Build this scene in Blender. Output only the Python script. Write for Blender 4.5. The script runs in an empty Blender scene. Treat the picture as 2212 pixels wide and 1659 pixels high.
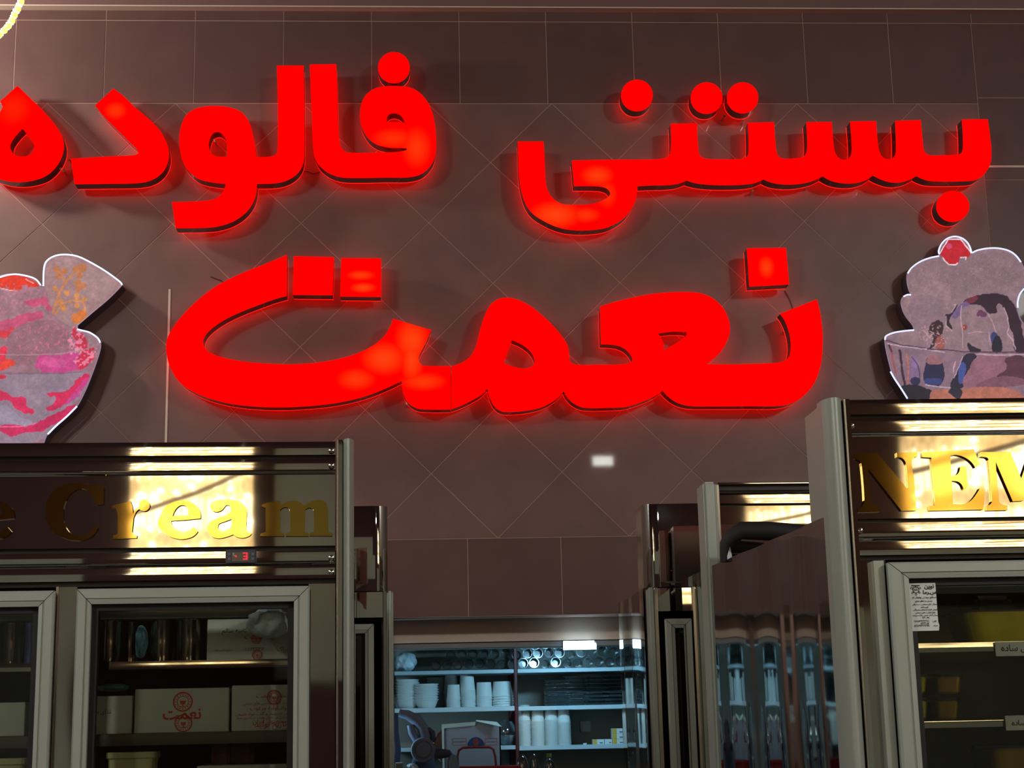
import bpy, bmesh, math, random, unicodedata
import numpy as np
from mathutils import Matrix, Vector
from mathutils.geometry import tessellate_polygon
random.seed(7); np.random.seed(7)
scn = bpy.context.scene
COL = scn.collection

# ------------------------------------------------------------------ camera
YAW, PITCH, ROLL, FPX = 0.059077, 0.212957, -0.0221005, 3426.95
H = 0.208                      # half diagonal of a wall tile (m)
EYE = 1.6
WALLY = 23.937 * H             # distance to the tiled wall
LX0, LZ0 = 0.15389 * H, 7.80238 * H + EYE
fw = Vector((math.sin(YAW) * math.cos(PITCH), math.cos(YAW) * math.cos(PITCH), math.sin(PITCH)))
r0 = Vector((math.cos(YAW), -math.sin(YAW), 0)); u0 = r0.cross(fw)
rt = r0 * math.cos(ROLL) + u0 * math.sin(ROLL)
up = -r0 * math.sin(ROLL) + u0 * math.cos(ROLL)
CAM = Vector((0, 0, EYE))
cd = bpy.data.cameras.new('camera'); cam = bpy.data.objects.new('camera', cd); COL.objects.link(cam)
cd.sensor_width = 36; cd.lens = FPX / 2212 * 36; cd.clip_start = 0.05
cam.matrix_world = Matrix(((rt.x, up.x, -fw.x, 0), (rt.y, up.y, -fw.y, 0), (rt.z, up.z, -fw.z, EYE), (0, 0, 0, 1)))
scn.camera = cam
scn.view_settings.view_transform = 'Standard'; scn.view_settings.look = 'None'
scn.view_settings.exposure = 0.0; scn.view_settings.gamma = 1; scn.view_settings.use_curve_mapping = False
w = bpy.data.worlds.new('world'); scn.world = w; w.use_nodes = True
w.node_tree.nodes['Background'].inputs[0].default_value = (0.5, 0.42, 0.38, 1)
w.node_tree.nodes['Background'].inputs[1].default_value = 0.02
scn.cycles.max_bounces = 6; scn.cycles.transparent_max_bounces = 16
scn.cycles.glossy_bounces = 4; scn.cycles.diffuse_bounces = 2
scn.cycles.sample_clamp_indirect = 6

def area(name, loc, rot, sx, sy, power, col):
    l = bpy.data.lights.new(name, 'AREA'); l.shape = 'RECTANGLE'; l.size = sx; l.size_y = sy; l.energy = power; l.color = col
    o = bpy.data.objects.new(name, l); COL.objects.link(o); o.location = loc; o.rotation_euler = rot; return o
def point(name, loc, power, col, r=0.05):
    l = bpy.data.lights.new(name, 'POINT'); l.energy = power; l.color = col; l.shadow_soft_size = r
    o = bpy.data.objects.new(name, l); COL.objects.link(o); o.location = loc; return o
# unseen ceiling fill lights added (the lit panel meshes sit right above them)
area('shop_fill_light', (-2.85, 0.9, 4.0), (0, math.radians(-25), 0), 0.3, 1.2, 24, (1.0, 0.97, 0.95))
area('shop_fill_light', (3.45, 0.7, 4.0), (0, math.radians(25), 0), 0.3, 1.2, 22, (1.0, 0.97, 0.95))
area('shop_fill_light', (-3.35, -1.0, 4.0), (math.radians(55), 0, math.radians(-25)), 0.6, 0.4, 80, (0.94, 1.0, 0.97))
area('shop_fill_light', (3.68, -1.0, 4.0), (math.radians(55), 0, math.radians(25)), 0.4, 0.4, 84, (0.97, 1.0, 0.97))
point('pantry_fill_glow', (-0.27, 5.15, 1.62), 1.9, (0.36, 0.74, 1.0), 0.04)  # fill light added to the pantry, hidden behind the left cabinet
point('wall_fill_glow', (-1.98, 4.4, 3.72), 58, (1.0, 0.97, 0.9), 0.08)  # unseen light added left of the frame in place of lens glare
area('pantry_lamp_light', (0.50, 5.2, 1.88), (math.radians(55), 0, 0), 0.2, 0.04, 2.6, (0.30, 0.70, 1.0))

def ray(px, py): return fw + rt * ((px - 1106) / FPX) - up * ((py - 829.5) / FPX)
def at(px, py, Y):
    d = ray(px, py); return CAM + d * (Y / d.y)

# ------------------------------------------------------------------ colours, materials
def L(c): c /= 255.0; return c / 12.92 if c <= 0.04045 else ((c + 0.055) / 1.055) ** 2.4
def C(r, g, b): return (L(r), L(g), L(b), 1)
def mat(name, col=(150, 150, 150), rough=0.5, metal=0.0, emit=None, es=0, spec=0.5, bump=0, bscale=20, bdist=0.002, var=0, vscale=8, alpha=1, coat=0, stretch=(1, 1, 1), rnd=0, det=2):
    m = bpy.data.materials.new(name); m.use_nodes = True; nt = m.node_tree; b = nt.nodes['Principled BSDF']
    c = C(*col); b.inputs['Base Color'].default_value = c; b.inputs['Roughness'].default_value = rough
    b.inputs['Metallic'].default_value = metal; b.inputs['Specular IOR Level'].default_value = spec; b.inputs['Alpha'].default_value = alpha
    b.inputs['Coat Weight'].default_value = coat
    if emit: b.inputs['Emission Color'].default_value = C(*emit); b.inputs['Emission Strength'].default_value = es
    tc = nt.nodes.new('ShaderNodeTexCoord'); mp = nt.nodes.new('ShaderNodeMapping'); mp.inputs['Scale'].default_value = stretch
    nt.links.new(tc.outputs['Object'], mp.inputs['Vector'])
    if var or rnd:
        n = nt.nodes.new('ShaderNodeTexNoise'); n.inputs['Scale'].default_value = vscale; n.inputs['Detail'].default_value = det
        nt.links.new(mp.outputs[0], n.inputs['Vector'])
        mr = nt.nodes.new('ShaderNodeMapRange'); mr.inputs[1].default_value = 0.3; mr.inputs[2].default_value = 0.7
        mr.inputs[3].default_value = 1 - var; mr.inputs[4].default_value = 1 + var; nt.links.new(n.outputs[0], mr.inputs[0])
        sock = mr.outputs[0]
        if rnd:
            oi = nt.nodes.new('ShaderNodeObjectInfo'); m2 = nt.nodes.new('ShaderNodeMapRange')
            m2.inputs[3].default_value = 1 - rnd; m2.inputs[4].default_value = 1 + rnd; nt.links.new(oi.outputs['Random'], m2.inputs[0])
            mm = nt.nodes.new('ShaderNodeMath'); mm.operation = 'MULTIPLY'; nt.links.new(sock, mm.inputs[0]); nt.links.new(m2.outputs[0], mm.inputs[1]); sock = mm.outputs[0]
        vm = nt.nodes.new('ShaderNodeVectorMath'); vm.operation = 'SCALE'; vm.inputs[0].default_value = c[:3]
        nt.links.new(sock, vm.inputs['Scale']); nt.links.new(vm.outputs[0], b.inputs['Base Color'])
    if bump:
        n = nt.nodes.new('ShaderNodeTexNoise'); n.inputs['Scale'].default_value = bscale; n.inputs['Detail'].default_value = det
        nt.links.new(mp.outputs[0], n.inputs['Vector'])
        bp = nt.nodes.new('ShaderNodeBump'); bp.inputs['Strength'].default_value = bump; bp.inputs['Distance'].default_value = bdist
        nt.links.new(n.outputs[0], bp.inputs['Height']); nt.links.new(bp.outputs[0], b.inputs['Normal'])
    return m
def glassmat(name, tint=(235, 240, 238), gloss=0.12, rough=0.03):
    m = bpy.data.materials.new(name); m.use_nodes = True; nt = m.node_tree; nt.nodes.clear()
    o = nt.nodes.new('ShaderNodeOutputMaterial'); t = nt.nodes.new('ShaderNodeBsdfTransparent'); g = nt.nodes.new('ShaderNodeBsdfGlossy')
    t.inputs[0].default_value = C(*tint); g.inputs['Roughness'].default_value = rough; g.inputs[0].default_value = (1, 1, 1, 1)
    fr = nt.nodes.new('ShaderNodeFresnel'); fr.inputs[0].default_value = 1.45
    ad = nt.nodes.new('ShaderNodeMath'); ad.inputs[1].default_value = gloss; nt.links.new(fr.outputs[0], ad.inputs[0])
    mx = nt.nodes.new('ShaderNodeMixShader'); nt.links.new(ad.outputs[0], mx.inputs[0]); nt.links.new(t.outputs[0], mx.inputs[1]); nt.links.new(g.outputs[0], mx.inputs[2])
    nt.links.new(mx.outputs[0], o.inputs[0]); return m

# ------------------------------------------------------------------ mesh building
class MB:
    def __init__(s): s.v = []; s.f = []; s.sm = False
    def poly(s, pts): n = len(s.v); s.v += [tuple(p) for p in pts]; s.f.append(tuple(range(n, n + len(pts))))
    def box(s, x0, x1, y0, y1, z0, z1):
        n = len(s.v)
        s.v += [(x0, y0, z0), (x1, y0, z0), (x1, y1, z0), (x0, y1, z0), (x0, y0, z1), (x1, y0, z1), (x1, y1, z1), (x0, y1, z1)]
        s.f += [tuple(n + i for i in q) for q in ((0, 3, 2, 1), (4, 5, 6, 7), (0, 1, 5, 4), (1, 2, 6, 5), (2, 3, 7, 6), (3, 0, 4, 7))]
        return s
    def prism(s, loops, y0, y1, back=True):
        """loops: outline + holes in (x,z); extruded from y0 (front) to y1"""
        tri = tessellate_polygon([[Vector((a, b, 0)) for a, b in l] for l in loops])
        flat = [p for l in loops for p in l]; n = len(s.v); m = len(flat)
        s.v += [(x, y0, z) for x, z in flat]; s.v += [(x, y1, z) for x, z in flat]
        def area2(t): (ax, az), (bx, bz), (cx, cz) = [flat[i] for i in t]; return (bx - ax) * (cz - az) - (cx - ax) * (bz - az)
        for t in tri:
            a = area2(t)
            if abs(a) < 1e-12: continue
            t = t if a > 0 else t[::-1]
            s.f.append(tuple(n + i for i in t))
            if back: s.f.append(tuple(n + m + i for i in t[::-1]))
        o = n
        for l in loops:
            k = len(l)
            for i in range(k): j = (i + 1) % k; s.f.append((o + i, o + m + i, o + m + j, o + j))
            o += k
        return s
    def grid(s, nu, nv, fn, closed=False):
        n = len(s.v)
        for j in range(nv + 1):
            for i in range(nu + 1): s.v.append(tuple(fn(i / nu, j / nv)))
        for j in range(nv):
            for i in range(nu): a = n + j * (nu + 1) + i; s.f.append((a, a + 1, a + nu + 2, a + nu + 1))
        return s
    def lathe(s, prof, seg=24, c=(0, 0, 0)):
        n = len(s.v); k = len(prof)
        for i in range(seg):
            a = 2 * math.pi * i / seg
            for r, z in prof: s.v.append((c[0] + r * math.cos(a), c[1] + r * math.sin(a), c[2] + z))
        for i in range(seg):
            j = (i + 1) % seg
            for q in range(k - 1): s.f.append((n + i * k + q, n + j * k + q, n + j * k + q + 1, n + i * k + q + 1))
        s.sm = True; return s
    def tube(s, path, r, seg=10, closed=False, caps=True):
        path = [Vector(p) for p in path]; N = len(path); n = len(s.v); prev = None
        for i, p in enumerate(path):
            a = path[(i - 1) % N] if closed or i > 0 else p; b = path[(i + 1) % N] if closed or i < N - 1 else p
            t = (b - a).normalized(); ref = prev if prev else (Vector((0, 1, 0)) if abs(t.y) < .9 else Vector((1, 0, 0)))
            e1 = (ref - t * ref.dot(t)).normalized(); e2 = t.cross(e1); prev = e1
            rr = r[i] if isinstance(r, (list, tuple)) else r
            for k in range(seg): an = 2 * math.pi * k / seg; s.v.append(tuple(p + (e1 * math.cos(an) + e2 * math.sin(an)) * rr))
        for i in range(N if closed else N - 1):
            j = (i + 1) % N
            for k in range(seg): l = (k + 1) % seg; s.f.append((n + i * seg + k, n + i * seg + l, n + j * seg + l, n + j * seg + k))
        if caps and not closed: s.f.append(tuple(n + k for k in range(seg))[::-1]); s.f.append(tuple(n + (N - 1) * seg + k for k in range(seg)))
        s.sm = True; return s
WM = {}
class Frame:
    """upright plane frame: x along the front, y into depth, z up"""
    def __init__(s, px, Y, psi):
        p = at(px, 1250, Y); s.o = Vector((p.x, p.y, 0)); s.psi = psi
        s.M = Matrix.Translation(s.o) @ Matrix.Rotation(psi, 4, 'Z'); s.I = s.M.inverted()
    def l(s, px, py, d=0.0):
        c = s.I @ CAM; q = s.I.to_3x3() @ ray(px, py); t = (d - c.y) / q.y; p = c + q * t; return p.x, p.z
    def x(s, px, py, d=0.0): return s.l(px, py, d)[0]
    def z(s, px, py, d=0.0): return s.l(px, py, d)[1]
    def pt(s, px, py, d=0.0): a = s.l(px, py, d); return (a[0], d, a[1])
class WF(Frame):
    def __init__(s): s.o = Vector((0, 0, 0)); s.M = Matrix(); s.I = Matrix(); s.psi = 0
W0 = WF()
def setp(o, label=None, cat=None, group=None, kind=None):
    for k, v in (('label', label), ('category', cat), ('group', group), ('kind', kind)):
        if v: o[k] = v
    return o
def empty(name, loc, psi=0, **k):
    o = bpy.data.objects.new(name, None); COL.objects.link(o); o.location = loc; o.rotation_euler = (0, 0, psi); o.empty_display_size = .05
    WM[o.name] = Matrix.Translation(Vector(loc)) @ Matrix.Rotation(psi, 4, 'Z'); return setp(o, **k)
def obj(name, mb, m, parent=None, frame=W0, origin=None, bevel=0, seg=1, smooth=None, **k):
    me = bpy.data.meshes.new(name); T = Matrix(frame.M)
    if parent is not None: base = WM[parent.name]
    else: base = Matrix.Translation(frame.M @ Vector(origin)) @ Matrix.Rotation(frame.psi, 4, 'Z') if origin is not None else Matrix()
    K = base.inverted() @ T
    me.from_pydata([tuple(K @ Vector(v)) for v in mb.v], [], mb.f)
    if bevel:
        bm = bmesh.new(); bm.from_mesh(me)
        es = [e for e in bm.edges if len(e.link_faces) == 2 and e.calc_face_angle(0) > 0.6]
        bmesh.ops.bevel(bm, geom=es, offset=bevel, segments=seg, affect='EDGES', clamp_overlap=True); bm.to_mesh(me); bm.free()
    if smooth if smooth is not None else mb.sm:
        me.shade_smooth()
        try: me.set_sharp_from_angle(angle=math.radians(40))
        except Exception: pass
    me.materials.append(m); o = bpy.data.objects.new(name, me); COL.objects.link(o)
    if parent is not None: o.parent = parent; WM[o.name] = base
    else: o.matrix_world = base; WM[o.name] = base
    return setp(o, **k)
def dup(o, loc=None, M=None, parent=None, **k):
    c = o.copy(); COL.objects.link(c)
    if M is not None: c.matrix_world = M
    if loc is not None: c.location = loc
    WM[c.name] = Matrix.Translation(c.location) @ c.rotation_euler.to_matrix().to_4x4()
    if parent is not None: c.parent = parent
    for ch in list(o.children):
        d = ch.copy(); COL.objects.link(d); d.parent = c; WM[d.name] = WM[c.name]
        for g in list(ch.children):
            e = g.copy(); COL.objects.link(e); e.parent = d
    return setp(c, **k)

# outlines ---------------------------------------------------------
def parse(s):
    P = []
    for t in s.split():
        c = t.endswith('!'); a, b = t.rstrip('!').split(','); P.append((float(a), float(b), c))
    return P
def smooth(P, n=7):
    if isinstance(P, str): P = parse(P)
    N = len(P); out = []
    V = [Vector((p[0], p[1])) for p in P]
    def tan(i, L_): 
        a = V[(i + 1) % N] - V[i - 1]
        return a.normalized() * L_ if a.length > 1e-6 else a
    for i in range(N):
        j = (i + 1) % N; p, q = V[i], V[j]; ci, cj = P[i][2], P[j][2]; Ln = (q - p).length
        out.append((p.x, p.y))
        if ci and cj: continue
        if ci: m2 = tan(j, Ln); m1 = (q - p) * 1.5 - m2 * .5
        elif cj: m1 = tan(i, Ln); m2 = (q - p) * 1.5 - m1 * .5
        else: m1, m2 = tan(i, Ln), tan(j, Ln)
        for k in range(1, n):
            t = k / n; t2, t3 = t * t, t * t * t
            r = p * (2 * t3 - 3 * t2 + 1) + m1 * (t3 - 2 * t2 + t) + q * (-2 * t3 + 3 * t2) + m2 * (t3 - t2); out.append((r.x, r.y))
    return out
def crop(x0, y0, s): return lambda a, b: (x0 + a / s, y0 + b / s)
def circ(cx, cy, rx, ry=None, n=40):
    ry = ry or rx; return [(cx + rx * math.cos(2 * math.pi * i / n), cy + ry * math.sin(2 * math.pi * i / n)) for i in range(n)]

# Persian text: joined presentation forms, laid out right to left
DUALX = set('اأدذرزژو')
def shape(s):
    out = []
    for i, ch in enumerate(s):
        try: nm = unicodedata.name(ch)
        except ValueError: nm = ''
        if not nm.startswith('ARABIC LETTER'): out.append(ch); continue
        prv = i > 0 and unicodedata.name(s[i - 1], '').startswith('ARABIC LETTER') and s[i - 1] not in DUALX
        nxt = i < len(s) - 1 and unicodedata.name(s[i + 1], '').startswith('ARABIC LETTER') and ch not in DUALX
        f = 'MEDIAL' if prv and nxt else 'FINAL' if prv else 'INITIAL' if nxt else 'ISOLATED'
        try: out.append(unicodedata.lookup(nm + ' ' + f + ' FORM'))
        except KeyError: out.append(ch)
    return ''.join(out[::-1])
def textmb(s, size, cx, cz, d, ex=0.0003, bold=0.0, rtl=True, rot=0, squash=1, fit=None):
    """text as a mesh centred on (cx,cz) in a frame, standing on plane y=d"""
    cu = bpy.data.curves.new('t', 'FONT'); cu.body = shape(s) if rtl else s; cu.size = size; cu.extrude = ex; cu.offset = bold; cu.align_x = 'CENTER'; cu.resolution_u = 2
    o = bpy.data.objects.new('t', cu); COL.objects.link(o); bpy.context.view_layer.update()
    me = bpy.data.meshes.new_from_object(o); mb = MB()
    xs = [v.co.x for v in me.vertices]; ys = [v.co.y for v in me.vertices]
    if xs:
        mx, my = (min(xs) + max(xs)) / 2, (min(ys) + max(ys)) / 2
        k = (fit / (max(xs) - min(xs))) if fit else 1
        c_, s_ = math.cos(rot), math.sin(rot)
        for v in me.vertices:
            x, y = (v.co.x - mx) * k, (v.co.y - my) * squash * (1 if fit is None else k)
            mb.v.append((cx + x * c_ - y * s_, d - v.co.z, cz + x * s_ + y * c_))
        mb.f = [tuple(p.vertices) for p in me.polygons]
    bpy.data.objects.remove(o); bpy.data.curves.remove(cu); bpy.data.meshes.remove(me); return mb
def merge(*ms):
    r = MB()
    for m in ms: n = len(r.v); r.v += m.v; r.f += [tuple(i + n for i in f) for f in m.f]; r.sm = r.sm or m.sm
    return r

# ------------------------------------------------------------------ materials
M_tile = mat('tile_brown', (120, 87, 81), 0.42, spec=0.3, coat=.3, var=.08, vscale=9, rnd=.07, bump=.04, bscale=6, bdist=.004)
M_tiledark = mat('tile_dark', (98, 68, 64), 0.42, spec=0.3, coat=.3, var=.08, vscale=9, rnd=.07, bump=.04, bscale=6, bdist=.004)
M_grout = mat('grout', (172, 140, 126), 0.85)
M_palestrip = mat('pale_strip', (215, 190, 170), 0.4)
M_soffit = mat('soffit_paint', (120, 84, 80), 0.6, var=.05)
M_ceil = mat('ceiling_paint', (120, 108, 100), 0.8, var=.04)
M_floor = mat('floor_tile', (92, 84, 76), 0.3, var=.12, vscale=5)
M_rearwall = mat('rear_wall_pale', (200, 214, 204), 0.7, var=.05, vscale=3)
M_maroon = mat('rear_wall_maroon', (84, 52, 58), 0.6, var=.12, vscale=2)
M_side = mat('side_wall', (110, 96, 88), 0.6, var=.06)
M_steel = mat('mirror_steel', (206, 204, 198), 0.03, 1.0, bump=.2, bscale=3.0, bdist=.003, det=1)
M_steelw = mat('wavy_steel', (190, 184, 176), 0.05, 1.0, bump=.3, bscale=4.5, bdist=.006, stretch=(1, 1, .5), det=1)
M_brushed = mat('brushed_steel', (176, 172, 164), 0.28, 1.0, bump=.1, bscale=60, stretch=(1, 1, .05), bdist=.001)
M_alu = mat('anodised_aluminium', (166, 170, 158), 0.42, 0.25, bump=.05, bscale=80, bdist=.0005, stretch=(1, 1, .05))
M_groove = mat('dark_groove', (30, 22, 20), 0.4, 0.3)
M_gasket = mat('black_gasket', (20, 18, 20), 0.55)
M_liner = mat('cabinet_liner', (88, 84, 76), 0.45, 0.6, var=.1)
M_gold = mat('gold_mirror', (206, 172, 84), 0.05, 1.0, bump=.05, bscale=6, bdist=.002)
M_goldedge = mat('gold_edge', (235, 205, 120), 0.25, 1.0)
M_glass = glassmat('door_glass', (242, 244, 240), 0.0)
M_tubclear = glassmat('tub_plastic', (255, 255, 250), 0.0, .1)
M_clear = glassmat('clear_plastic', (214, 224, 228), 0.10, 0.12)
M_return = mat('letter_return', (52, 30, 30), 0.14, 0.0, spec=.6, coat=.4)
M_redback = mat('added_halo_glow', (120, 10, 8), 0.4, emit=(255, 20, 12), es=2.8)  # added glow behind the letters for the red halo on the wall
M_chromepin = mat('chrome_pin', (220, 215, 205), 0.12, 1.0)
M_card = mat('white_cardboard', (196, 198, 182), 0.75, var=.05, vscale=12)
M_printred = mat('red_print', (205, 60, 40), 0.7)
M_printdark = mat('dark_print', (40, 44, 40), 0.7)
M_black = mat('black_plastic', (24, 22, 24), 0.4)
M_paper = mat('white_paper', (225, 228, 222), 0.7)
M_cup = mat('white_paper_cup', (226, 228, 222), 0.6, var=.03)
M_shelf = mat('white_shelf', (190, 204, 208), 0.4)
M_redpost = mat('dark_red_post', (84, 20, 20), 0.45)
M_cream = mat('cream_plaster', (204, 180, 162), 0.8, var=.04)
M_galv = mat('galvanised_strip', (120, 122, 124), 0.4, 0.5)
M_pantry = mat('pantry_tile', (168, 162, 148), 0.4, var=.05, vscale=5)
M_lampc = mat('cool_lamp', (255, 255, 255), 0.4, emit=(190, 232, 255), es=9)
M_warmled = mat('warm_led', (255, 255, 255), 0.4, emit=(255, 240, 205), es=9)
M_yellow = mat('yellow_ice_cream', (250, 240, 40), 0.45, var=.1, vscale=25)
M_seg = mat('red_segment', (80, 0, 5), 0.5, emit=(255, 20, 50), es=2.5)

# ------------------------------------------------------------------ room
def lat(i, j): return LX0 + i * H, LZ0 + j * H
zt2 = lat(0, 2)[1]; zt3 = zt2 + H * math.sqrt(2); zb = lat(0, -5)[1]
ZOPEN = at(1106, 1330, WALLY).z
OX0, OX1 = at(800, 1500, WALLY).x, at(1440, 1500, WALLY).x
XL, XR, YB, ZC = -3.6, 3.9, -3.4, 4.12
slab = MB()
slab.box(XL, XR, WALLY + .0012, WALLY + .12, ZOPEN, ZC).box(XL, OX0, WALLY + .0012, WALLY + .12, 0, ZOPEN).box(OX1, XR, WALLY + .0012, WALLY + .12, 0, ZOPEN)
wall = obj('wall_back', slab, M_grout, kind='structure')
def clip(poly, ax, v, keep_less):
    out = []
    for i in range(len(poly)):
        a, b = poly[i - 1], poly[i]; ia = (a[ax] <= v) == keep_less; ib = (b[ax] <= v) == keep_less
        if ia != ib: t = (v - a[ax]) / (b[ax] - a[ax]); out.append((a[0] + t * (b[0] - a[0]), a[1] + t * (b[1] - a[1])))
        if ib: out.append(b)
    return out
def inset(poly, d):
    n = len(poly); res = []
    A = sum(poly[i - 1][0] * poly[i][1] - poly[i][0] * poly[i - 1][1] for i in range(n)); sg = 1 if A > 0 else -1
    lines = []
    for i in range(n):
        a, b = Vector(poly[i]), Vector(poly[(i + 1) % n]); t = (b - a)
        if t.length < 1e-5: continue
        t.normalize(); nn = Vector((-t.y, t.x)) * sg; lines.append((a + nn * d, t))
    for i in range(len(lines)):
        p, r = lines[i - 1]; q, s2 = lines[i]; cr = r.x * s2.y - r.y * s2.x
        if abs(cr) < 1e-4: continue
        t = ((q - p).x * s2.y - (q - p).y * s2.x) / cr; res.append(tuple(p + r * t))
    return res
def tile(poly, m=None, parent=None, y=WALLY):
    parent = parent or wall
    q = inset(poly, 0.0012)
    if len(q) < 3: return
    A = sum(q[i - 1][0] * q[i][1] - q[i][0] * q[i - 1][1] for i in range(len(q))) / 2
    if abs(A) < 2e-4: return
    if A < 0: q = q[::-1]
    y += random.uniform(-.0003, .0003); r = inset(q, .0008); n = len(q)
    if len(r) != n: r = q
    mb = MB(); mb.v = [(a, y, b) for a, b in r] + [(a, y + .0008, b) for a, b in q] + [(a, WALLY + .002, b) for a, b in q]
    mb.f = [tuple(range(n))] + [(i, n + i, n + (i + 1) % n, (i + 1) % n) for i in range(n)] + [(n + i, 2 * n + i, 2 * n + (i + 1) % n, n + (i + 1) % n) for i in range(n)]
    obj('tile', mb, m or M_tile, parent)
DX1 = at(2122, 330, WALLY).x; DX0 = lat(-9, 0)[0]
S = H * math.sqrt(2)
for i in range(-10, 11):
    for j in range(-7, 4):
        if (i + j) % 2 == 0: continue
        cx, cz = lat(i, j); p = [(cx - H, cz), (cx, cz - H), (cx + H, cz), (cx, cz + H)]
        for ax, v, k in ((1, zt2, True), (1, zb, False), (0, DX1, True), (0, DX0, False)):
            if p: p = clip(p, ax, v, k)
        if len(p) >= 3: tile(p)
vx = at(1181, 130, WALLY).x
def course(z0, z1, x0, x1, off, m=None):
    k = math.ceil((x0 - off) / S - 1) ; x = off + k * S
    while x < x1:
        a, b = max(x, x0), min(x + S, x1)
        if b - a > .01: tile([(a, z0), (b, z0), (b, z1), (a, z1)], m)
        x += S
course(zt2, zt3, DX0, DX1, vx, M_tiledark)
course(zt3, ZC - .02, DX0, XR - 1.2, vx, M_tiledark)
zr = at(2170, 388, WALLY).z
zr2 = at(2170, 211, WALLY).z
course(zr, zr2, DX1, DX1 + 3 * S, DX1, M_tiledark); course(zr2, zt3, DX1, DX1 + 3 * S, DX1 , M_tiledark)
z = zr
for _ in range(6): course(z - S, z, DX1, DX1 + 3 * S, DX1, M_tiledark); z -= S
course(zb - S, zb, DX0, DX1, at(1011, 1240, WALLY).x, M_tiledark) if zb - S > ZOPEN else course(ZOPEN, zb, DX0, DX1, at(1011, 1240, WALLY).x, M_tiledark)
# pale edge strips let into the wall
p = at(2125, 360, WALLY); obj('trim_1', MB().box(p.x + .015, p.x + .9, WALLY - .002, WALLY + .004, p.z - .0035, p.z + .0035), M_palestrip, kind='structure')
p = at(365, 690, WALLY); q = at(362, 1010, WALLY); obj('trim_2', MB().box(p.x - .0035, p.x + .0035, WALLY - .002, WALLY + .004, q.z, p.z + .1), M_palestrip, kind='structure')
zs = at(1106, 26, WALLY).z
obj('trim_3', MB().box(XL, XR, WALLY - .03, WALLY, zs + .004, ZC), M_soffit, kind='structure')
obj('trim_4', MB().box(XL, XR, WALLY - .034, WALLY, zs, zs + .004), M_palestrip, kind='structure')
obj('ceiling', MB().box(XL, XR, YB, WALLY + .12, ZC, ZC + .1), M_ceil, kind='structure')
obj('floor', MB().box(XL, XR, YB, 6.4, -.1, 0), M_floor, kind='structure')
obj('wall_left', MB().box(XL - .1, XL, YB, WALLY + .12, 0, ZC), M_side, kind='structure')
obj('wall_right', MB().box(XR, XR + .1, YB, WALLY + .12, 0, ZC), M_side, kind='structure')
obj('wall_front', MB().box(XL, XR, YB - .1, YB, 0, ZC), M_maroon, kind='structure')
# pale cladding on the wall behind the camera
for a, b, c, d in ((-3.6, -1.5, 0, 2.55), (-.38, 1.25, 1.9, 2.62), (2.0, 3.9, 0, 2.2), (-.38, .35, 2.62, 3.3)):
    obj('trim_5', MB().box(a, b, YB, YB + .04, c, d), M_rearwall, kind='structure', bevel=.004)
# back room seen through the opening
PX0, PX1, PY1, PZ = -.75, 1.6, 5.92, 2.6
obj('wall_pantry_back', MB().box(PX0, PX1, PY1, PY1 + .1, 0, PZ), M_pantry, kind='structure')
obj('wall_pantry_left', MB().box(PX0 - .1, PX0, WALLY + .12, PY1, 0, PZ), M_pantry, kind='structure')
obj('wall_pantry_right', MB().box(PX1, PX1 + .1, WALLY + .12, PY1, 0, PZ), M_pantry, kind='structure')
obj('ceiling_pantry', MB().box(PX0, PX1, WALLY + .12, PY1, PZ, PZ + .1), M_pantry, kind='structure')

# ------------------------------------------------------------------ lit letters
YF = WALLY - .095
def loc_spots(m, spots):
    nt = m.node_tree; b = nt.nodes['Principled BSDF']; g = nt.nodes.new('ShaderNodeNewGeometry'); last = None
    for px, py, rx, ry, amp in spots:
        p = at(px, py, YF); k = YF / FPX
        s = nt.nodes.new('ShaderNodeVectorMath'); s.operation = 'SUBTRACT'; s.inputs[1].default_value = (p.x, p.y, p.z); nt.links.new(g.outputs['Position'], s.inputs[0])
        u = nt.nodes.new('ShaderNodeVectorMath'); u.operation = 'MULTIPLY'; u.inputs[1].default_value = (1 / (rx * k), 0, 1 / (ry * k)); nt.links.new(s.outputs[0], u.inputs[0])
        l = nt.nodes.new('ShaderNodeVectorMath'); l.operation = 'LENGTH'; nt.links.new(u.outputs[0], l.inputs[0])
        r = nt.nodes.new('ShaderNodeMapRange'); r.interpolation_type = 'SMOOTHSTEP'; r.inputs[1].default_value = 0; r.inputs[2].default_value = 1; r.inputs[3].default_value = amp; r.inputs[4].default_value = 0
        nt.links.new(l.outputs['Value'], r.inputs[0])
        if last is None: last = r.outputs[0]
        else:
            mx = nt.nodes.new('ShaderNodeMath'); mx.operation = 'MAXIMUM'; nt.links.new(last, mx.inputs[0]); nt.links.new(r.outputs[0], mx.inputs[1]); last = mx.outputs[0]
    mix = nt.nodes.new('ShaderNodeMix'); mix.data_type = 'RGBA'; mix.inputs[6].default_value = (1, 0.0, 0.0, 1); mix.inputs[7].default_value = (1, 0.045, 0.004, 1)
    nt.links.new(last, mix.inputs[0]); nt.links.new(mix.outputs[2], b.inputs['Emission Color'])
M_face = mat('lit_red_acrylic', (60, 0, 0), 0.22, emit=(255, 0, 0), es=1.15, spec=.0)
loc_spots(M_face, [(250, 240, 30, 26, .6), (850, 300, 60, 30, .5), (900, 320, 40, 60, .65), (1200, 465, 70, 40, 1), (1265, 465, 40, 22, .6), (1290, 380, 45, 30, .8),
    (1310, 420, 30, 40, .5), (780, 595, 38, 14, .8), (785, 622, 34, 14, 1), (1655, 578, 22, 32, .8), (890, 735, 45, 60, 1), (830, 775, 60, 45, 1), (890, 780, 30, 60, .9), (915, 825, 60, 25, .7), (770, 820, 50, 30, .7), (30, 235, 50, 50, .25)])
c1, c2, c3, c4 = crop(0, 0, 2.212), crop(1080, 140, 1.954), crop(330, 520, 2.873), crop(1000, 500, 2.602)
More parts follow.
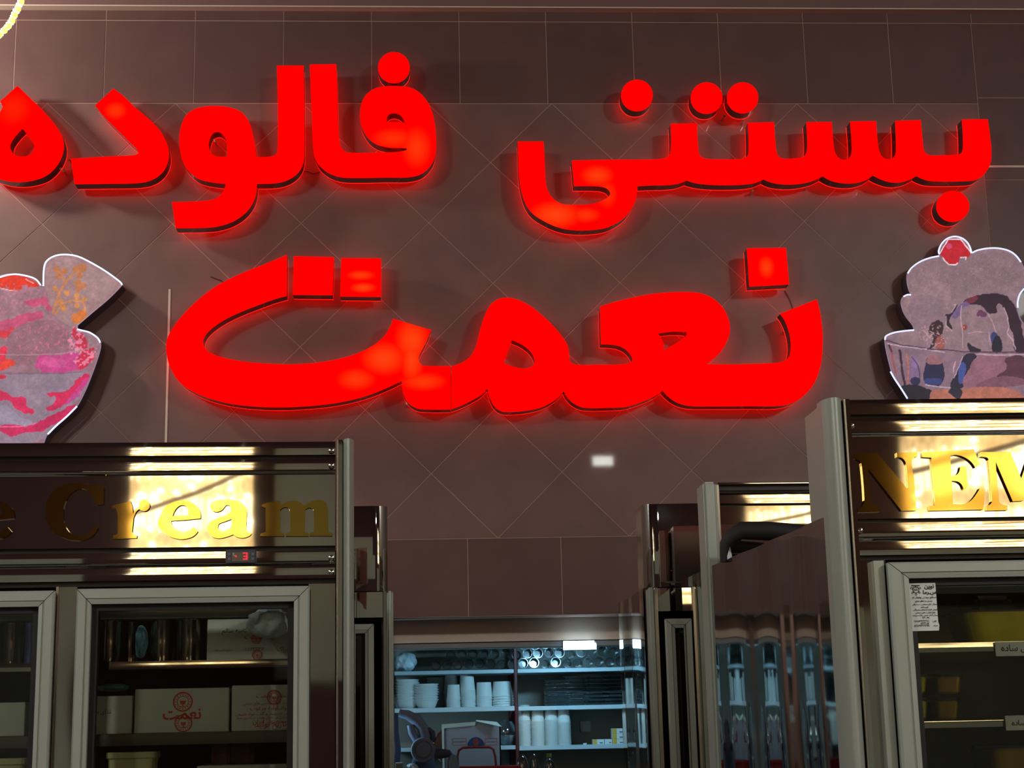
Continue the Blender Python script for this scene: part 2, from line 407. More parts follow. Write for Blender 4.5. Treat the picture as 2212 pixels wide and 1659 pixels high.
def px2wall(loop, cf, Y=YF):
    r = []
    for a, b in loop: x, y = cf(a, b); p = at(x, y, Y); r.append((p.x, p.z))
    return r
def letter(label, cf, outer, holes=(), group=None, pins=()):
    ls = [smooth(outer) if isinstance(outer, str) else outer] + [smooth(h) if isinstance(h, str) else h for h in holes]
    lw = [px2wall(l, cf) for l in ls]
    xs = [p[0] for p in lw[0]]; zs_ = [p[1] for p in lw[0]]; cx, cz = sum(xs) / len(xs), sum(zs_) / len(zs_)
    t = empty('lit_letter', (cx, WALLY, cz), label=label, cat='sign letter', group=group)
    obj('letter_face', MB().prism(lw, YF - .003, YF + .002), M_face, t)
    sd = MB(); 
    for l in lw:
        k = len(l); n = len(sd.v)
        sd.v += [(x, YF + .002, z_) for x, z_ in l] + [(x, WALLY - .04, z_) for x, z_ in l]
        sd.f += [(n + i, n + k + i, n + k + (i + 1) % k, n + (i + 1) % k) for i in range(k)]
    obj('letter_return', sd, M_return, t, smooth=True, label='dark glossy return of the letter')
    obj('letter_halo_plate', MB().prism(lw, WALLY - .046, WALLY - .0406), M_redback, t, label='glowing plate added behind the letter for its red halo')
    for (a, b) in pins:
        p = at(a, b, WALLY - .01); pm = MB().lathe([(0, 0), (.004, 0), (.004, .04), (0, .04)], 8)
        pm.v = [(p.x + v[0], WALLY - .04 + v[2], p.z + v[1]) for v in pm.v]; obj('standoff_pin', pm, M_chromepin, t)
letter('round red lit letter cut off at the left edge, top row', c1, '85,412! 150,475 215,540 265,600 295,650 305,700 295,750 265,800 220,840 160,862 90,870 20,862 -60,830 -110,770 -125,700 -110,630 -60,575 -20,548 0,540! 14,512! 2,485!',
    ['107,615! 140,655 163,690 160,720 135,745 105,749 70,742 50,715 50,690 70,655'], pins=((33, 307), (142, 375)))
letter('red lit angular letter second from left, top row', c1, '543,425! 455,505! 500,560 560,620 620,680 652,712 662,735! 640,743 500,750 340,760! 357,880! 500,878 650,875 720,862 775,825 803,770 805,715 790,670 760,620 700,560 640,510 590,460', pins=((357, 375),))
letter('red lit letter with looped head, tail and tall upright', c1, '1323,315! 1451,315! 1453,500 1453,740 1445,790 1420,830 1375,860 1320,875 1228,878! 1222,930 1205,975 1170,1020 1110,1060 1040,1082 980,1088 840,1090! 822,966! 930,964 1000,958 1040,945 1065,920 1080,878! 1020,872 950,855 900,815 870,760 858,690 862,620 885,560 925,525 985,510 1045,508 1100,515 1150,535 1185,575 1205,630 1218,700 1225,752! 1300,748 1322,735 1327,700 1328,500',
    ['1085,750! 1085,690 1078,660 1055,635 1035,630 1015,640 1000,670 998,705 1010,735 1035,748'], pins=((640, 385), (535, 455), (467, 312)))
letter('red lit letter with tall upright and closed hook at right', c1, '1480,310! 1607,308! 1612,450 1618,640 1628,700 1648,725 1690,732 1800,730 1900,727 1943,718! 1943,708! 1850,703 1800,690 1760,660 1730,610 1720,560 1725,505 1745,460 1790,425 1850,413 1920,414 1980,428 2030,470 2062,530 2078,600 2083,670 2080,740 2058,790 2015,830 1950,847 1850,848 1700,850 1620,845 1560,820 1515,775 1498,720 1490,550',
    ['1848,585! 1848,562 1862,545 1890,541 1915,552 1930,572 1936,587!'])
letter('red lit dot above the closed hook letter, top row left', c1, circ(1882, 324, 76, 74), group='round sign dots')
letter('long red lit word with five upright teeth, top right', c2, '75,325! 184,325! 187,380 190,450 193,500 205,540 230,570 260,587 320,592 390,588 440,570 465,548 460,530 440,517 400,512 313,512! 303,405! 450,402 600,401 680,398 712,385 722,350 720,250! 830,248! 836,350 842,382 865,397 940,400 1020,398 1045,385 1050,350 1047,246! 1156,243! 1163,340 1170,380 1190,396 1230,397 1270,392 1290,380 1297,345 1293,243! 1400,242! 1408,340 1418,380 1440,400 1465,400 1482,380 1485,340 1478,240! 1587,239! 1595,340 1605,378 1625,397 1650,398 1668,382 1672,345 1668,238! 1775,234! 1783,320 1790,365 1810,382 1870,383 1930,380 1950,370 1955,330 1950,232! 2058,231! 2067,300 2073,370 2068,420 2045,460 2010,485 1960,491 1850,492 1800,487 1758,469! 1720,488 1680,497 1640,494 1600,480 1575,467! 1540,488 1500,499 1450,500 1400,490 1362,470! 1320,490 1260,503 1200,505 1150,498 1113,483! 1070,500 1000,507 900,507 830,500 788,488! 750,502 700,508 640,509 580,512! 578,540 565,590 530,640 480,675 430,692 340,699 260,690 190,662 130,620 98,560 82,480 78,400',
    pins=((1632, 402), (1740, 407), (1622, 418), (2015, 466)))
letter('single red lit dot above left part of the top right word', c2, circ(578, 130, 67, 66), group='round sign dots')
letter('left one of the paired red lit dots', c2, circ(872, 141, 67, 66), group='round sign dots', pins=((1561, 258),))
letter('right one of the paired red lit dots', c2, circ(1024, 140, 66, 65), group='round sign dots', pins=((1602, 266),))
letter('red lit dot below the right end of the top word', c2, circ(1911, 598, 69, 65), group='round sign dots', pins=((2016, 467),))
letter('sweeping red lit boat-shaped letter at left of lower word', c3, '833,88! 831,343! 760,362 660,398 540,445 430,500 350,560 315,610 315,650 345,690 430,725 560,750 700,763 850,768 1000,760 1140,738 1270,700 1370,650 1440,590 1475,530 1490,485! 1728,555! 1700,620 1670,680 1650,725 1655,755 1675,775 1760,779 1848,779! 1848,1047! 1700,1047 1640,1040 1590,1010 1560,960 1543,870! 1450,915 1320,965 1150,1005 980,1025 800,1034 620,1028 450,1005 300,960 180,890 115,800 88,710 88,620 115,560 180,470 280,370 400,280 550,205 700,145',
    pins=((878, 876), (903, 788)))
letter('left red lit square above the boat-shaped letter', c3, '875,97! 1120,103! 1125,110! 1115,338! 870,336!', group='square sign dots')
letter('right red lit square above the boat-shaped letter, orange glow inside', c3, '1170,109! 1417,110! 1415,349! 1163,346!', group='square sign dots')
letter('large red lit looped piece forming right half of lower word', c4, '-64,758! -40,752 0,735 45,700 75,640 95,560 120,480 150,420 190,385 240,374 300,382 370,415 440,468 510,535 570,610 590,650 597,700 605,735 640,750 760,750 880,749 940,738 953,720 940,690 910,660 870,642 830,636 776,634! 770,423! 870,393 1000,363 1120,346 1240,341 1330,348 1400,375 1460,430 1490,490 1500,550 1490,600 1460,660 1420,705 1365,747! 1550,747 1720,742 1790,735 1830,710 1843,660 1840,600 1825,540 1805,495 1783,463! 1988,383! 2005,450 2018,550 2020,650 2010,750 1980,840 1930,910 1860,960 1780,980 1600,982 1400,983 1270,980 1200,960 1150,925 1123,895! 1070,930 1000,960 920,985 850,990 680,990 620,965 585,930 568,898! 520,945 450,985 370,1005 280,1014 215,1010 175,980 150,930 138,883! 100,920 50,950 0,975 -64,999!',
    ['275,610! 330,635 375,670 400,710 402,740 385,762 340,771 280,760 228,740! 245,690', '1095,573! 1180,563 1255,565! 1258,580 1220,615 1170,645 1125,670! 1128,640 1118,610'], pins=((1194, 873), (1152, 775), (1360, 776), (1690, 720)))
letter('red lit square above right end of the lower word', c4, '1596,95! 1815,93! 1832,298! 1610,310!', group='square sign dots')
# thin black feed wires
def wire(pts, label, r=.0012):
    q = [at(a, b, WALLY - .004) for a, b in pts]; o = q[0]
    obj('feed_wire', MB().tube(q, r, 6), M_black, origin=tuple(o), label=label, cat='wire')
wire([(455, 598), (466, 602), (478, 606), (490, 618)], 'short black wire end sticking out beside the boat-shaped letter')
wire([(1695, 628), (1703, 642), (1708, 652), (1713, 668)], 'thin dark wire between the red square and the right end letter')
wire([(690, 372), (676, 376), (664, 370), (650, 372)], 'black wire under the gap of the two tall uprights')
wire([(147, 346), (150, 345), (153, 348), (156, 352)], 'black wire between the round letter and the angular letter')

# ------------------------------------------------------------------ printed ice-cream light boxes
def inside(poly, X, Y):
    ins = np.zeros(X.shape, bool); n = len(poly)
    for i in range(n):
        (x1, y1), (x2, y2) = poly[i - 1], poly[i]
        if y1 == y2: continue
        c = (y1 > Y) != (y2 > Y); ins ^= c & (X < (x2 - x1) * (Y - y1) / (y2 - y1) + x1)
    return ins
def vnoise(X, Y, s, seed):
    r = np.random.RandomState(seed).rand(64, 64); u, v = X / s + 900, Y / s + 900
    i, j = np.floor(u).astype(int), np.floor(v).astype(int); a, b = u - i, v - j; a = a * a * (3 - 2 * a); b = b * b * (3 - 2 * b)
    g = lambda p, q: r[q % 64, p % 64]
    return (g(i, j) * (1 - a) + g(i + 1, j) * a) * (1 - b) + (g(i, j + 1) * (1 - a) + g(i + 1, j + 1) * a) * b
def stroke(pts, X, Y):
    d = np.full(X.shape, 1e9)
    for (x1, y1), (x2, y2) in zip(pts[:-1], pts[1:]):
        t = np.clip(((X - x1) * (x2 - x1) + (Y - y1) * (y2 - y1)) / max(1e-6, (x2 - x1) ** 2 + (y2 - y1) ** 2), 0, 1)
        d = np.minimum(d, np.hypot(X - x1 - t * (x2 - x1), Y - y1 - t * (y2 - y1)))
    return d
def P2(s): return [(a, b) for a, b, _ in parse(s)]
def print_mesh(name, outline, cf, step, layers, Y, parent, m):
    xs = [p[0] for p in outline]; ys = [p[1] for p in outline]
    gx = np.arange(min(xs), max(xs) + step, step); gy = np.arange(min(ys), max(ys) + step, step)
    X, Yg = np.meshgrid(gx, gy); ins = inside(outline, X, Yg)
    wx, wy = (vnoise(X, Yg, 28, 3) - .5) * 22, (vnoise(X, Yg, 28, 5) - .5) * 22
    col = np.zeros(X.shape + (3,))
    for ly in layers:
        k = ly[0]; c = np.array(ly[1], float)
        if k == 'base': col[:] = c
        elif k == 'poly': a = inside(smooth(ly[2], 4), X + wx * ly[3], Yg + wy * ly[3])[..., None] * (ly[4] if len(ly) > 4 else 1); col = col * (1 - a) + c * a
        elif k == 'line': d = stroke(P2(ly[2]), X + wx * .3, Yg + wy * .3); a = np.clip((ly[3] - d) / 4 + .5, 0, 1)[..., None]; col = col * (1 - a) + c * a
        elif k == 'blob': a = np.clip((ly[3] - np.hypot(X + wx * .4 - ly[2][0], Yg + wy * .4 - ly[2][1])) / 5 + .5, 0, 1)[..., None]; col = col * (1 - a) + c * a
        elif k == 'noise': n_ = vnoise(X, Yg, ly[2], ly[3]); a = (np.clip((n_ - ly[4]) / .12, 0, 1) * inside(smooth(ly[5], 4), X + wx, Yg + wy))[..., None] * .8; col = col * (1 - a) + c * a
    for s_, am in ((9, .05), (22, .05), (60, .06)): col *= 1 + (vnoise(X, Yg, s_, int(s_)) - .5)[..., None] * 2 * am
    col = np.clip(col / 255, 0, 1); lin = np.where(col <= .04045, col / 12.92, ((col + .055) / 1.055) ** 2.4)
    idx = -np.ones(X.shape, int); idx[ins] = np.arange(ins.sum())
    q = ins[:-1, :-1] & ins[1:, :-1] & ins[:-1, 1:] & ins[1:, 1:]
    F = np.stack([idx[1:, :-1][q], idx[1:, 1:][q], idx[:-1, 1:][q], idx[:-1, :-1][q]], 1)
    vs = []
    for a, b in zip(X[ins], Yg[ins]): p = at(*cf(a, b), Y); vs.append((p.x, p.y, p.z))
    mb = MB(); mb.v = vs; mb.f = [tuple(int(i) for i in f) for f in F]
    o = obj(name, mb, m, parent)
    at_ = o.data.color_attributes.new('Col', 'FLOAT_COLOR', 'POINT'); buf = np.ones((len(vs), 4)); buf[:, :3] = lin[ins]; at_.data.foreach_set('color', buf.ravel())
    return o
def printmat(name, es):
    m = mat(name, (128, 128, 128), .35, spec=.12); nt = m.node_tree; b = nt.nodes['Principled BSDF']
    a = nt.nodes.new('ShaderNodeVertexColor'); a.layer_name = 'Col'; v_ = nt.nodes.new('ShaderNodeVectorMath'); v_.operation = 'SCALE'; v_.inputs['Scale'].default_value = .5; nt.links.new(a.outputs[0], v_.inputs[0]); nt.links.new(v_.outputs[0], b.inputs['Base Color']); nt.links.new(a.outputs[0], b.inputs['Emission Color']); b.inputs['Emission Strength'].default_value = es; return m
M_print = printmat('backlit_print', .78)
M_rim = mat('lit_rim', (210, 215, 240), .3, emit=(214, 224, 255), es=1.0)
M_rimdim = mat('dim_rim', (150, 130, 150), .3, emit=(160, 135, 165), es=.45)
M_boxside = mat('light_box_side', (70, 56, 66), .25)
def lightbox(name, label, cf, outline, layers, rims, step):
    o_ = smooth(outline, 8); Y = WALLY - .075; lw = px2wall(o_, cf, Y)
    xs = [p[0] for p in lw]; zs_ = [p[1] for p in lw]
    t = empty(name, (sum(xs) / len(xs), WALLY, min(zs_)), label=label, cat='sign')
    obj('light_box', MB().prism([lw], Y, WALLY - .012), M_boxside, t)
    print_mesh('printed_picture', o_, cf, step, layers, Y - .0012, t, M_print)
    def rim(l, r, m, n): 
        q = [at(*cf(a, b), Y - .002) for a, b in l]; obj(n, MB().tube(q, r, 6), m, t)
    rim(o_ + [o_[0]], .0016, M_rimdim, 'acrylic_edge')
    for s_ in rims: rim(smooth(s_, 8)[:-8] if False else openspline(s_), .0028, M_rim, 'glowing_edge')
    pin = MB().box(t.location.x - .02, t.location.x + .02, WALLY - .013, WALLY, t.location.z + .25, t.location.z + .29); obj('wall_bracket', pin, M_black, t)
def openspline(s, n=6):
    P = [Vector((a, b)) for a, b in P2(s)]; out = []
    for i in range(len(P) - 1):
        p0, p1, p2, p3 = P[max(0, i - 1)], P[i], P[i + 1], P[min(len(P) - 1, i + 2)]
        for k in range(n):
            t = k / n; out.append(tuple(.5 * ((2 * p1) + (p2 - p0) * t + (2 * p0 - 5 * p1 + 4 * p2 - p3) * t * t + (-p0 + 3 * p1 - 3 * p2 + p3) * t ** 3)))
    out.append(tuple(P[-1])); return out
c5, c6 = crop(0, 520, 3.607), crop(1880, 500, 4.364)
cream5 = (146, 108, 120)
lightbox('ice_cream_sign', 'backlit cut-out picture of pink ice cream with heart wafer in glass', c5,
  '345,1568! 370,1510 440,1440 520,1370 600,1290 660,1180 710,1060 750,950 780,850 783,795 760,755 700,715 640,700 602,692! 604,660! 720,560 850,450 952,345! 930,315 820,235 700,165 600,120 500,107 420,120 360,160 340,230 338,355! 315,345 280,300 220,275 120,260 40,265 -40,290 -130,360 -190,470 -230,620 -300,720 -400,800 -430,900 -400,1100 -300,1300 -150,1450 -80,1560 -60,1740! 290,1740! 300,1650',
  [('base', cream5), ('poly', (156, 120, 122), '338,340! 342,200 430,110 600,110 960,340! 720,560 600,670 500,640 430,580 380,440', .1),
   ('poly', (168, 138, 138), '420,150 520,130 700,200 900,330 700,480 560,300', .5, .5),
   ('line', (190, 122, 84), '410,560 470,390 520,310 570,265', 9), ('line', (190, 122, 84), '510,330 480,270 460,240', 8), ('line', (196, 128, 88), '425,570 490,490 560,465 640,470 665,520 655,560', 8),
   ('line', (190, 122, 84), '455,420 430,375', 7), ('blob', (182, 112, 74), (440, 225), 26), ('blob', (182, 112, 74), (500, 235), 24), ('blob', (178, 108, 72), (455, 275), 24), ('blob', (184, 116, 76), (590, 225), 28), ('blob', (184, 116, 76), (640, 215), 34), ('blob', (180, 110, 72), (620, 270), 24),
   ('blob', (184, 114, 76), (605, 330), 28), ('blob', (184, 114, 76), (650, 350), 26), ('blob', (180, 110, 72), (610, 380), 24), ('blob', (200, 132, 80), (430, 372), 22), ('blob', (200, 132, 80), (520, 408), 24), ('blob', (200, 132, 80), (470, 480), 26), ('blob', (200, 128, 72), (495, 525), 22), ('blob', (200, 132, 80), (600, 435), 24), ('blob', (200, 132, 80), (662, 455), 20), ('blob', (200, 132, 80), (600, 505), 22),
   ('poly', (200, 112, 58), '590,560 640,545 680,590 650,640 590,645 560,610', 1),
   ('poly', (206, 52, 34), '-140,330 -20,285 80,268 200,285 285,325 310,358 230,362 185,352 160,385 100,398 40,372 -20,372 -120,400', .5),
   ('line', (236, 196, 200), '0,372 60,385 130,390', 3), ('line', (228, 160, 160), '200,300 260,330', 4),
   ('noise', (170, 112, 130), 16, 11, .55, '-200,390 350,380 400,560 420,640 -200,700'),
   ('poly', (196, 66, 104), '190,480 280,450 350,450 400,510 390,540 330,500 250,520 200,505', 1.4, .8),
   ('poly', (190, 70, 108), '-200,680 0,630 120,600 260,560 330,560 340,600 240,630 110,680 20,720 -60,760 -200,800', 1.6, .85),
   ('poly', (212, 48, 58), '-200,700 -40,690 60,690 110,690 60,750 20,770 -40,745 -200,770', 1.4, .9),
   ('poly', (142, 98, 112), '50,790 110,690 250,630 400,620 500,680 560,760 570,860 400,900 250,960 150,970 90,920', .4),
   ('noise', (200, 100, 130), 13, 17, .72, '150,700 560,680 600,880 200,920'),
   ('poly', (206, 46, 70), '0,830 40,830 60,870 50,930 110,950 60,990 0,1010 -80,1010 -80,820', 1), ('poly', (216, 60, 44), '0,960 50,925 100,930 120,960 20,1000 -60,1000', .6),
   ('poly', (192, 62, 128), '290,910 400,895 500,885 600,880 690,930 660,990 560,1010 480,1035 400,1030 300,1005', 1.2, .9), ('poly', (205, 90, 150), '330,930 460,915 520,950 420,990', 1.2, .6),
   ('poly', (196, 40, 66), '560,690 620,700 680,760 715,830 730,900 700,960 640,1000 600,960 620,900 590,800', 1.5, .85), ('noise', (230, 140, 170), 14, 21, .6, '560,680 720,780 730,940 590,980'),
   ('poly', (142, 122, 140), '-100,1040 0,1040 250,1040 560,1030 690,1030 640,1200 500,1350 300,1560 -100,1560', .4, .9), ('line', (118, 96, 110), '-60,1035 200,1033 480,1036 640,1020', 4),
   ('poly', (205, 36, 84), '-80,1180 0,1165 100,1215 205,1225 210,1290 270,1330 200,1345 120,1300 60,1240 -80,1260', .7), ('poly', (200, 40, 70), '0,1045 50,1055 30,1075 -40,1070', .3),
   ('poly', (196, 40, 84), '700,1040 600,1080 560,1130 500,1175 370,1180 385,1215 430,1215 420,1270 360,1310 450,1310 560,1220 660,1120', .7), ('poly', (190, 60, 130), '690,1060 600,1150 480,1290 440,1310 590,1230 660,1140', .6, .8),
   ('poly', (196, 38, 88), '-80,1440 100,1435 230,1440 330,1400 440,1340 560,1280 590,1280 500,1380 400,1440 330,1490 200,1490 100,1525 0,1490 -80,1500', .7), ('line', (225, 110, 150), '0,1450 150,1450 280,1420', 4),
   ('poly', (150, 138, 160), '-80,1300 60,1290 150,1370 250,1430 100,1430 -80,1430', .6, .8),
   ('line', (168, 128, 140), '-80,885 200,890 480,880 620,860 720,825 782,798', 4), ('line', (190, 150, 160), '600,700 700,725 770,780', 5), ('poly', (150, 120, 128), '640,705 760,760 775,800 690,840 680,780', .3, .8)],
  ['0,285 60,268 130,262 220,278 280,302 318,348', '338,355 342,225 362,162 420,122 500,108 600,121 700,166 820,236 930,316 952,345', '602,690 640,700 700,716 760,757 782,795', '600,1290 520,1370 440,1440 372,1508'], 5.6)
lightbox('ice_cream_sign', 'backlit cut-out picture of chocolate sundae topped with a red cherry', c6,
  '350,1580! 270,1450 210,1350 175,1230 150,1120 138,1030 150,985 220,955 320,938 415,930! 395,880 340,810 305,740 290,660 310,615 350,598 385,600! 360,540 345,460 350,400 390,340 470,285 560,250 650,232! 645,180 670,120 720,70 790,48 860,62 910,100 940,150 955,205! 1010,178 1100,160 1200,158 1300,180 1370,225 1420,290 1449,350 1460,430 1440,530 1410,590 1390,660 1390,720 1400,790 1440,860 1500,920 1600,950 1750,980 1850,1050 1860,1200 1780,1350 1700,1480 1640,1600 1600,1800! 470,1800! 430,1700',
  [('base', (142, 112, 122)), ('poly', (150, 120, 126), '300,640 420,500 600,450 760,560 700,760 560,860 420,850', 1, .7), ('poly', (132, 104, 112), '640,260 900,240 1300,200 1420,340 1300,560 1000,600 800,560', 1, .6),
   ('poly', (128, 100, 116), '390,640 560,600 720,700 640,850 460,900 390,840', 1.2, .5), ('noise', (176, 146, 130), 9, 31, .86, '350,300 1400,200 1400,560 400,800'),
   ('poly', (46, 20, 38), '880,660 900,640 1010,600 1240,590 1330,650 1380,740 1420,860 1449,1000 1560,1130 1370,1130 1350,980 1310,900 1300,820 1260,730 1220,680 1190,700 1190,765 1110,770 1050,700 960,690 880,690', .5), ('poly', (110, 40, 60), '890,680 900,650 1000,605 1010,640 940,680', .6),
   ('poly', (110, 85, 130), '760,800 820,720 900,660 940,690 870,720 840,800', .8), ('poly', (40, 22, 40), '710,790 760,770 830,690 800,740 740,840 775,920 725,895', .5), ('line', (205, 170, 180), '715,800 715,890 770,940', 3), ('line', (205, 170, 180), '790,690 810,690 770,760', 3),
   ('poly', (52, 26, 36), '600,850 650,840 690,880 680,950 640,1010 560,1110 600,1010 550,940', .9), ('poly', (150, 70, 60), '620,1000 680,990 700,1100 620,1100', .7, .8), ('line', (190, 150, 160), '500,930 560,1000 600,960 560,940', 4), ('noise', (185, 140, 150), 12, 37, .62, '460,920 700,900 720,1060 520,1050'),
   ('poly', (100, 50, 80), '1000,760 1060,740 1090,790 1040,810', 1), ('blob', (150, 60, 60), (888, 905), 26), ('blob', (200, 130, 110), (880, 905), 9),
   ('line', (195, 155, 165), '860,700 850,800 870,960 870,1100', 4), ('line', (190, 150, 160), '1110,780 1160,880 1190,960', 4), ('line', (180, 140, 155), '920,960 1000,945 1120,950 1130,1060 1150,1110', 4),
   ('poly', (48, 56, 110), '1140,960 1190,955 1200,1060 1150,1060', .3), ('poly', (28, 18, 40), '1160,1020 1200,980 1240,1050 1235,1130 1150,1130', .4), ('poly', (30, 18, 36), '920,1050 960,1080 1040,1130 940,1130', .4),
   ('line', (200, 165, 175), '1260,720 1290,800 1310,900 1290,960 1340,1020 1370,1110', 4),
   ('poly', (134, 104, 118), '140,1020 300,1075 550,1110 900,1140 1449,1150 1900,1150 1900,1800 300,1800', .2),
   ('line', (90, 55, 80), '150,1025 300,1070 550,1105', 6), ('line', (196, 168, 180), '160,1055 320,1085 560,1115 700,1140', 5), ('line', (70, 40, 60), '540,1110 720,1115 900,1135 1449,1140', 5), ('line', (190, 160, 172), '1000,1155 1200,1165 1449,1160', 5),
   ('line', (150, 76, 74), '190,1080 215,1220 240,1330', 8), ('line', (52, 26, 46), '278,1120 295,1250 305,1340 330,1460', 11), ('line', (186, 104, 88), '345,1160 362,1280 352,1440', 7), ('line', (60, 35, 55), '175,1070 200,1130', 8),
   ('poly', (132, 100, 140), '380,1190 420,1160 460,1260 470,1400 440,1450 380,1440', .4), ('line', (60, 40, 70), '390,1180 450,1260 470,1380', 4), ('poly', (42, 34, 74), '385,1390 460,1380 460,1440 390,1440', .3),
   ('poly', (34, 26, 62), '525,1240 545,1190 665,1200 672,1440 510,1420', .2), ('poly', (146, 96, 104), '540,1200 600,1160 680,1210 660,1250 540,1245', .3), ('poly', (50, 54, 110), '520,1390 665,1390 665,1440 515,1430', .3), ('line', (190, 160, 180), '520,1445 640,1465 750,1470', 5), ('line', (190, 150, 165), '800,1230 780,1330', 5),
   ('poly', (34, 24, 48), '890,1165 1000,1165 960,1250 910,1400 840,1490 755,1460 800,1350', .2), ('poly', (62, 74, 140), '850,1240 900,1260 880,1380 850,1440 830,1360', .6), ('line', (200, 165, 180), '870,1180 840,1260 790,1380', 4),
   ('poly', (142, 92, 110), '1000,1190 1280,1185 1290,1300 1150,1400 880,1460 940,1280', .5), ('poly', (86, 46, 62), '1280,1195 1449,1190 1449,1400 1240,1400 1180,1380 1280,1300', .8), ('poly', (120, 76, 92), '1180,1370 1449,1390 1449,1440 1000,1470', .5),
   ('poly', (30, 18, 34), '270,1470 560,1485 590,1580 400,1800 330,1640', .6), ('poly', (176, 104, 88), '570,1520 640,1490 860,1480 1100,1465 1300,1480 1449,1560 1449,1800 560,1800', .4), ('poly', (40, 32, 50), '740,1490 860,1490 840,1580 800,1570', .5),
   ('poly', (196, 28, 44), '655,210 735,80 850,75 945,190 920,250 850,240 830,300 800,310 740,305 680,240', .2), ('blob', (206, 70, 110), (745, 140), 28), ('line', (238, 232, 245), '650,215 735,76 850,72 950,200', 5), ('line', (235, 225, 235), '680,250 740,312 805,316 820,300', 5), ('line', (240, 230, 238), '850,248 905,245 900,265', 5)],
  ['412,930 320,938 220,955 150,985 138,1022', '383,598 350,597 312,614', '648,232 560,250 470,285 392,340 352,396', '650,215 645,180 670,120 720,70 790,48 860,62 910,100 940,150 955,205', '960,202 1010,178 1100,160 1200,158 1300,180 1370,225 1420,290', '190,1320 230,1390 290,1480 350,1575', '1449,540 1410,590 1390,660 1390,720'], 5.6)

# ------------------------------------------------------------------ fridges
FL = Frame(745, 3.10, .038); FR = Frame(1800, 2.70, -.006); FM = Frame(1530, 3.62, .028); FB = Frame(1400, 4.02, 0.0); FC = Frame(850, 4.05, .02)
def place(F): return (F.o.x, F.o.y, 0)
def hb(F, x0, x1, y0, y1, d0, d1, pxr=None, pyr=None):
    """box from local x range and pixel heights (measured at pixel column pxr)"""
    return MB().box(x0, x1, d0, d1, F.z(pxr, y1, d0), F.z(pxr, y0, d0))
def strip(F, x0, x1, y0, y1, d, bulge, px, n=8, back=.03):
    za, zb_ = F.z(px, y1, d), F.z(px, y0, d); mb = MB()
    mb.grid(24, n, lambda u, v: (x0 + (x1 - x0) * u, d - (bulge if n == 6 else bulge * .1) * math.sin(math.pi * v), za + (zb_ - za) * v))
    mb.box(x0, x1, d + .0005, d + back, za, zb_); return mb
def header(F, t, x0, x1, px, rows):
    for kind, y0, y1, d, b in rows:
        if kind == 'g': obj('dark_groove', hb(F, x0, x1, y0, y1, d + .012, .10, px), M_groove, t, F)
        elif kind == 'b': obj('rounded_bead', strip(F, x0, x1, y0, y1, d, b, px, 6), M_steel, t, F, smooth=True)
        else: obj('fascia_strip' if kind == 's' else 'fascia_panel', strip(F, x0, x1, y0, y1, d, b, px), M_steel, t, F, smooth=True)
def door(F, t, xo0, xi0, xi1, xo1, yo0, yi0, px, zbot, d=-.035, name='door', glass=M_glass, handle=False):
    """xo/xi outer, inner frame x (local); yo/yi pixel heights of top edges"""
    zt, zi = F.z(px, yo0, d), F.z(px, yi0, d); fwid = zt - zi; zb0, zb1 = zbot, zbot + fwid
    g = MB()
    for a, b, c, e in ((xo0 + .006, xi0 + .012, zb0, zt), (xi1 - .012, xo1 - .006, zb0, zt), (xo0 + .006, xo1 - .006, zi - .012, zt - .006), (xo0 + .006, xo1 - .006, zb0, zb1 + .012)): g.box(a, b, d + .012, d + .032, c, e)
    dr = obj(name, g, M_gasket, t, F, label='door with black rubber gasket')
    # mitred frame rails, stepped profile
    def rail(A, B, Cc, D):  # outer A->B, inner D->Cc
        mb = MB(); prof = [(0, .010), (0, 0), (.12, -.003), (.62, -.003), (.66, 0), (.72, 0), (.76, -.002), (1, -.001), (1, .012)]
        rows = [[(A[0] + (D[0] - A[0]) * s_, d + y, A[1] + (D[1] - A[1]) * s_), (B[0] + (Cc[0] - B[0]) * s_, d + y, B[1] + (Cc[1] - B[1]) * s_)] for s_, y in prof]
        for i in range(len(rows) - 1): mb.poly([rows[i][0], rows[i][1], rows[i + 1][1], rows[i + 1][0]])
        obj('frame_rail', mb, M_alu, dr, F)
    e = .0008
    rail((xo0 + e, zt), (xo1 - e, zt), (xi1 - e, zi), (xi0 + e, zi)); rail((xo0, zb0), (xo0, zt - e), (xi0, zi - e), (xi0, zb1))
    rail((xo1, zt - e), (xo1, zb0), (xi1, zb1), (xi1, zi - e)); rail((xo1 - e, zb0), (xo0 + e, zb0), (xi0 + e, zb1), (xi1 - e, zb1))
    obj('glass_pane', MB().box(xi0 + .004, xi1 - .004, d + .014, d + .018, zb1, zi - .004), glass, dr, F)
    return dr
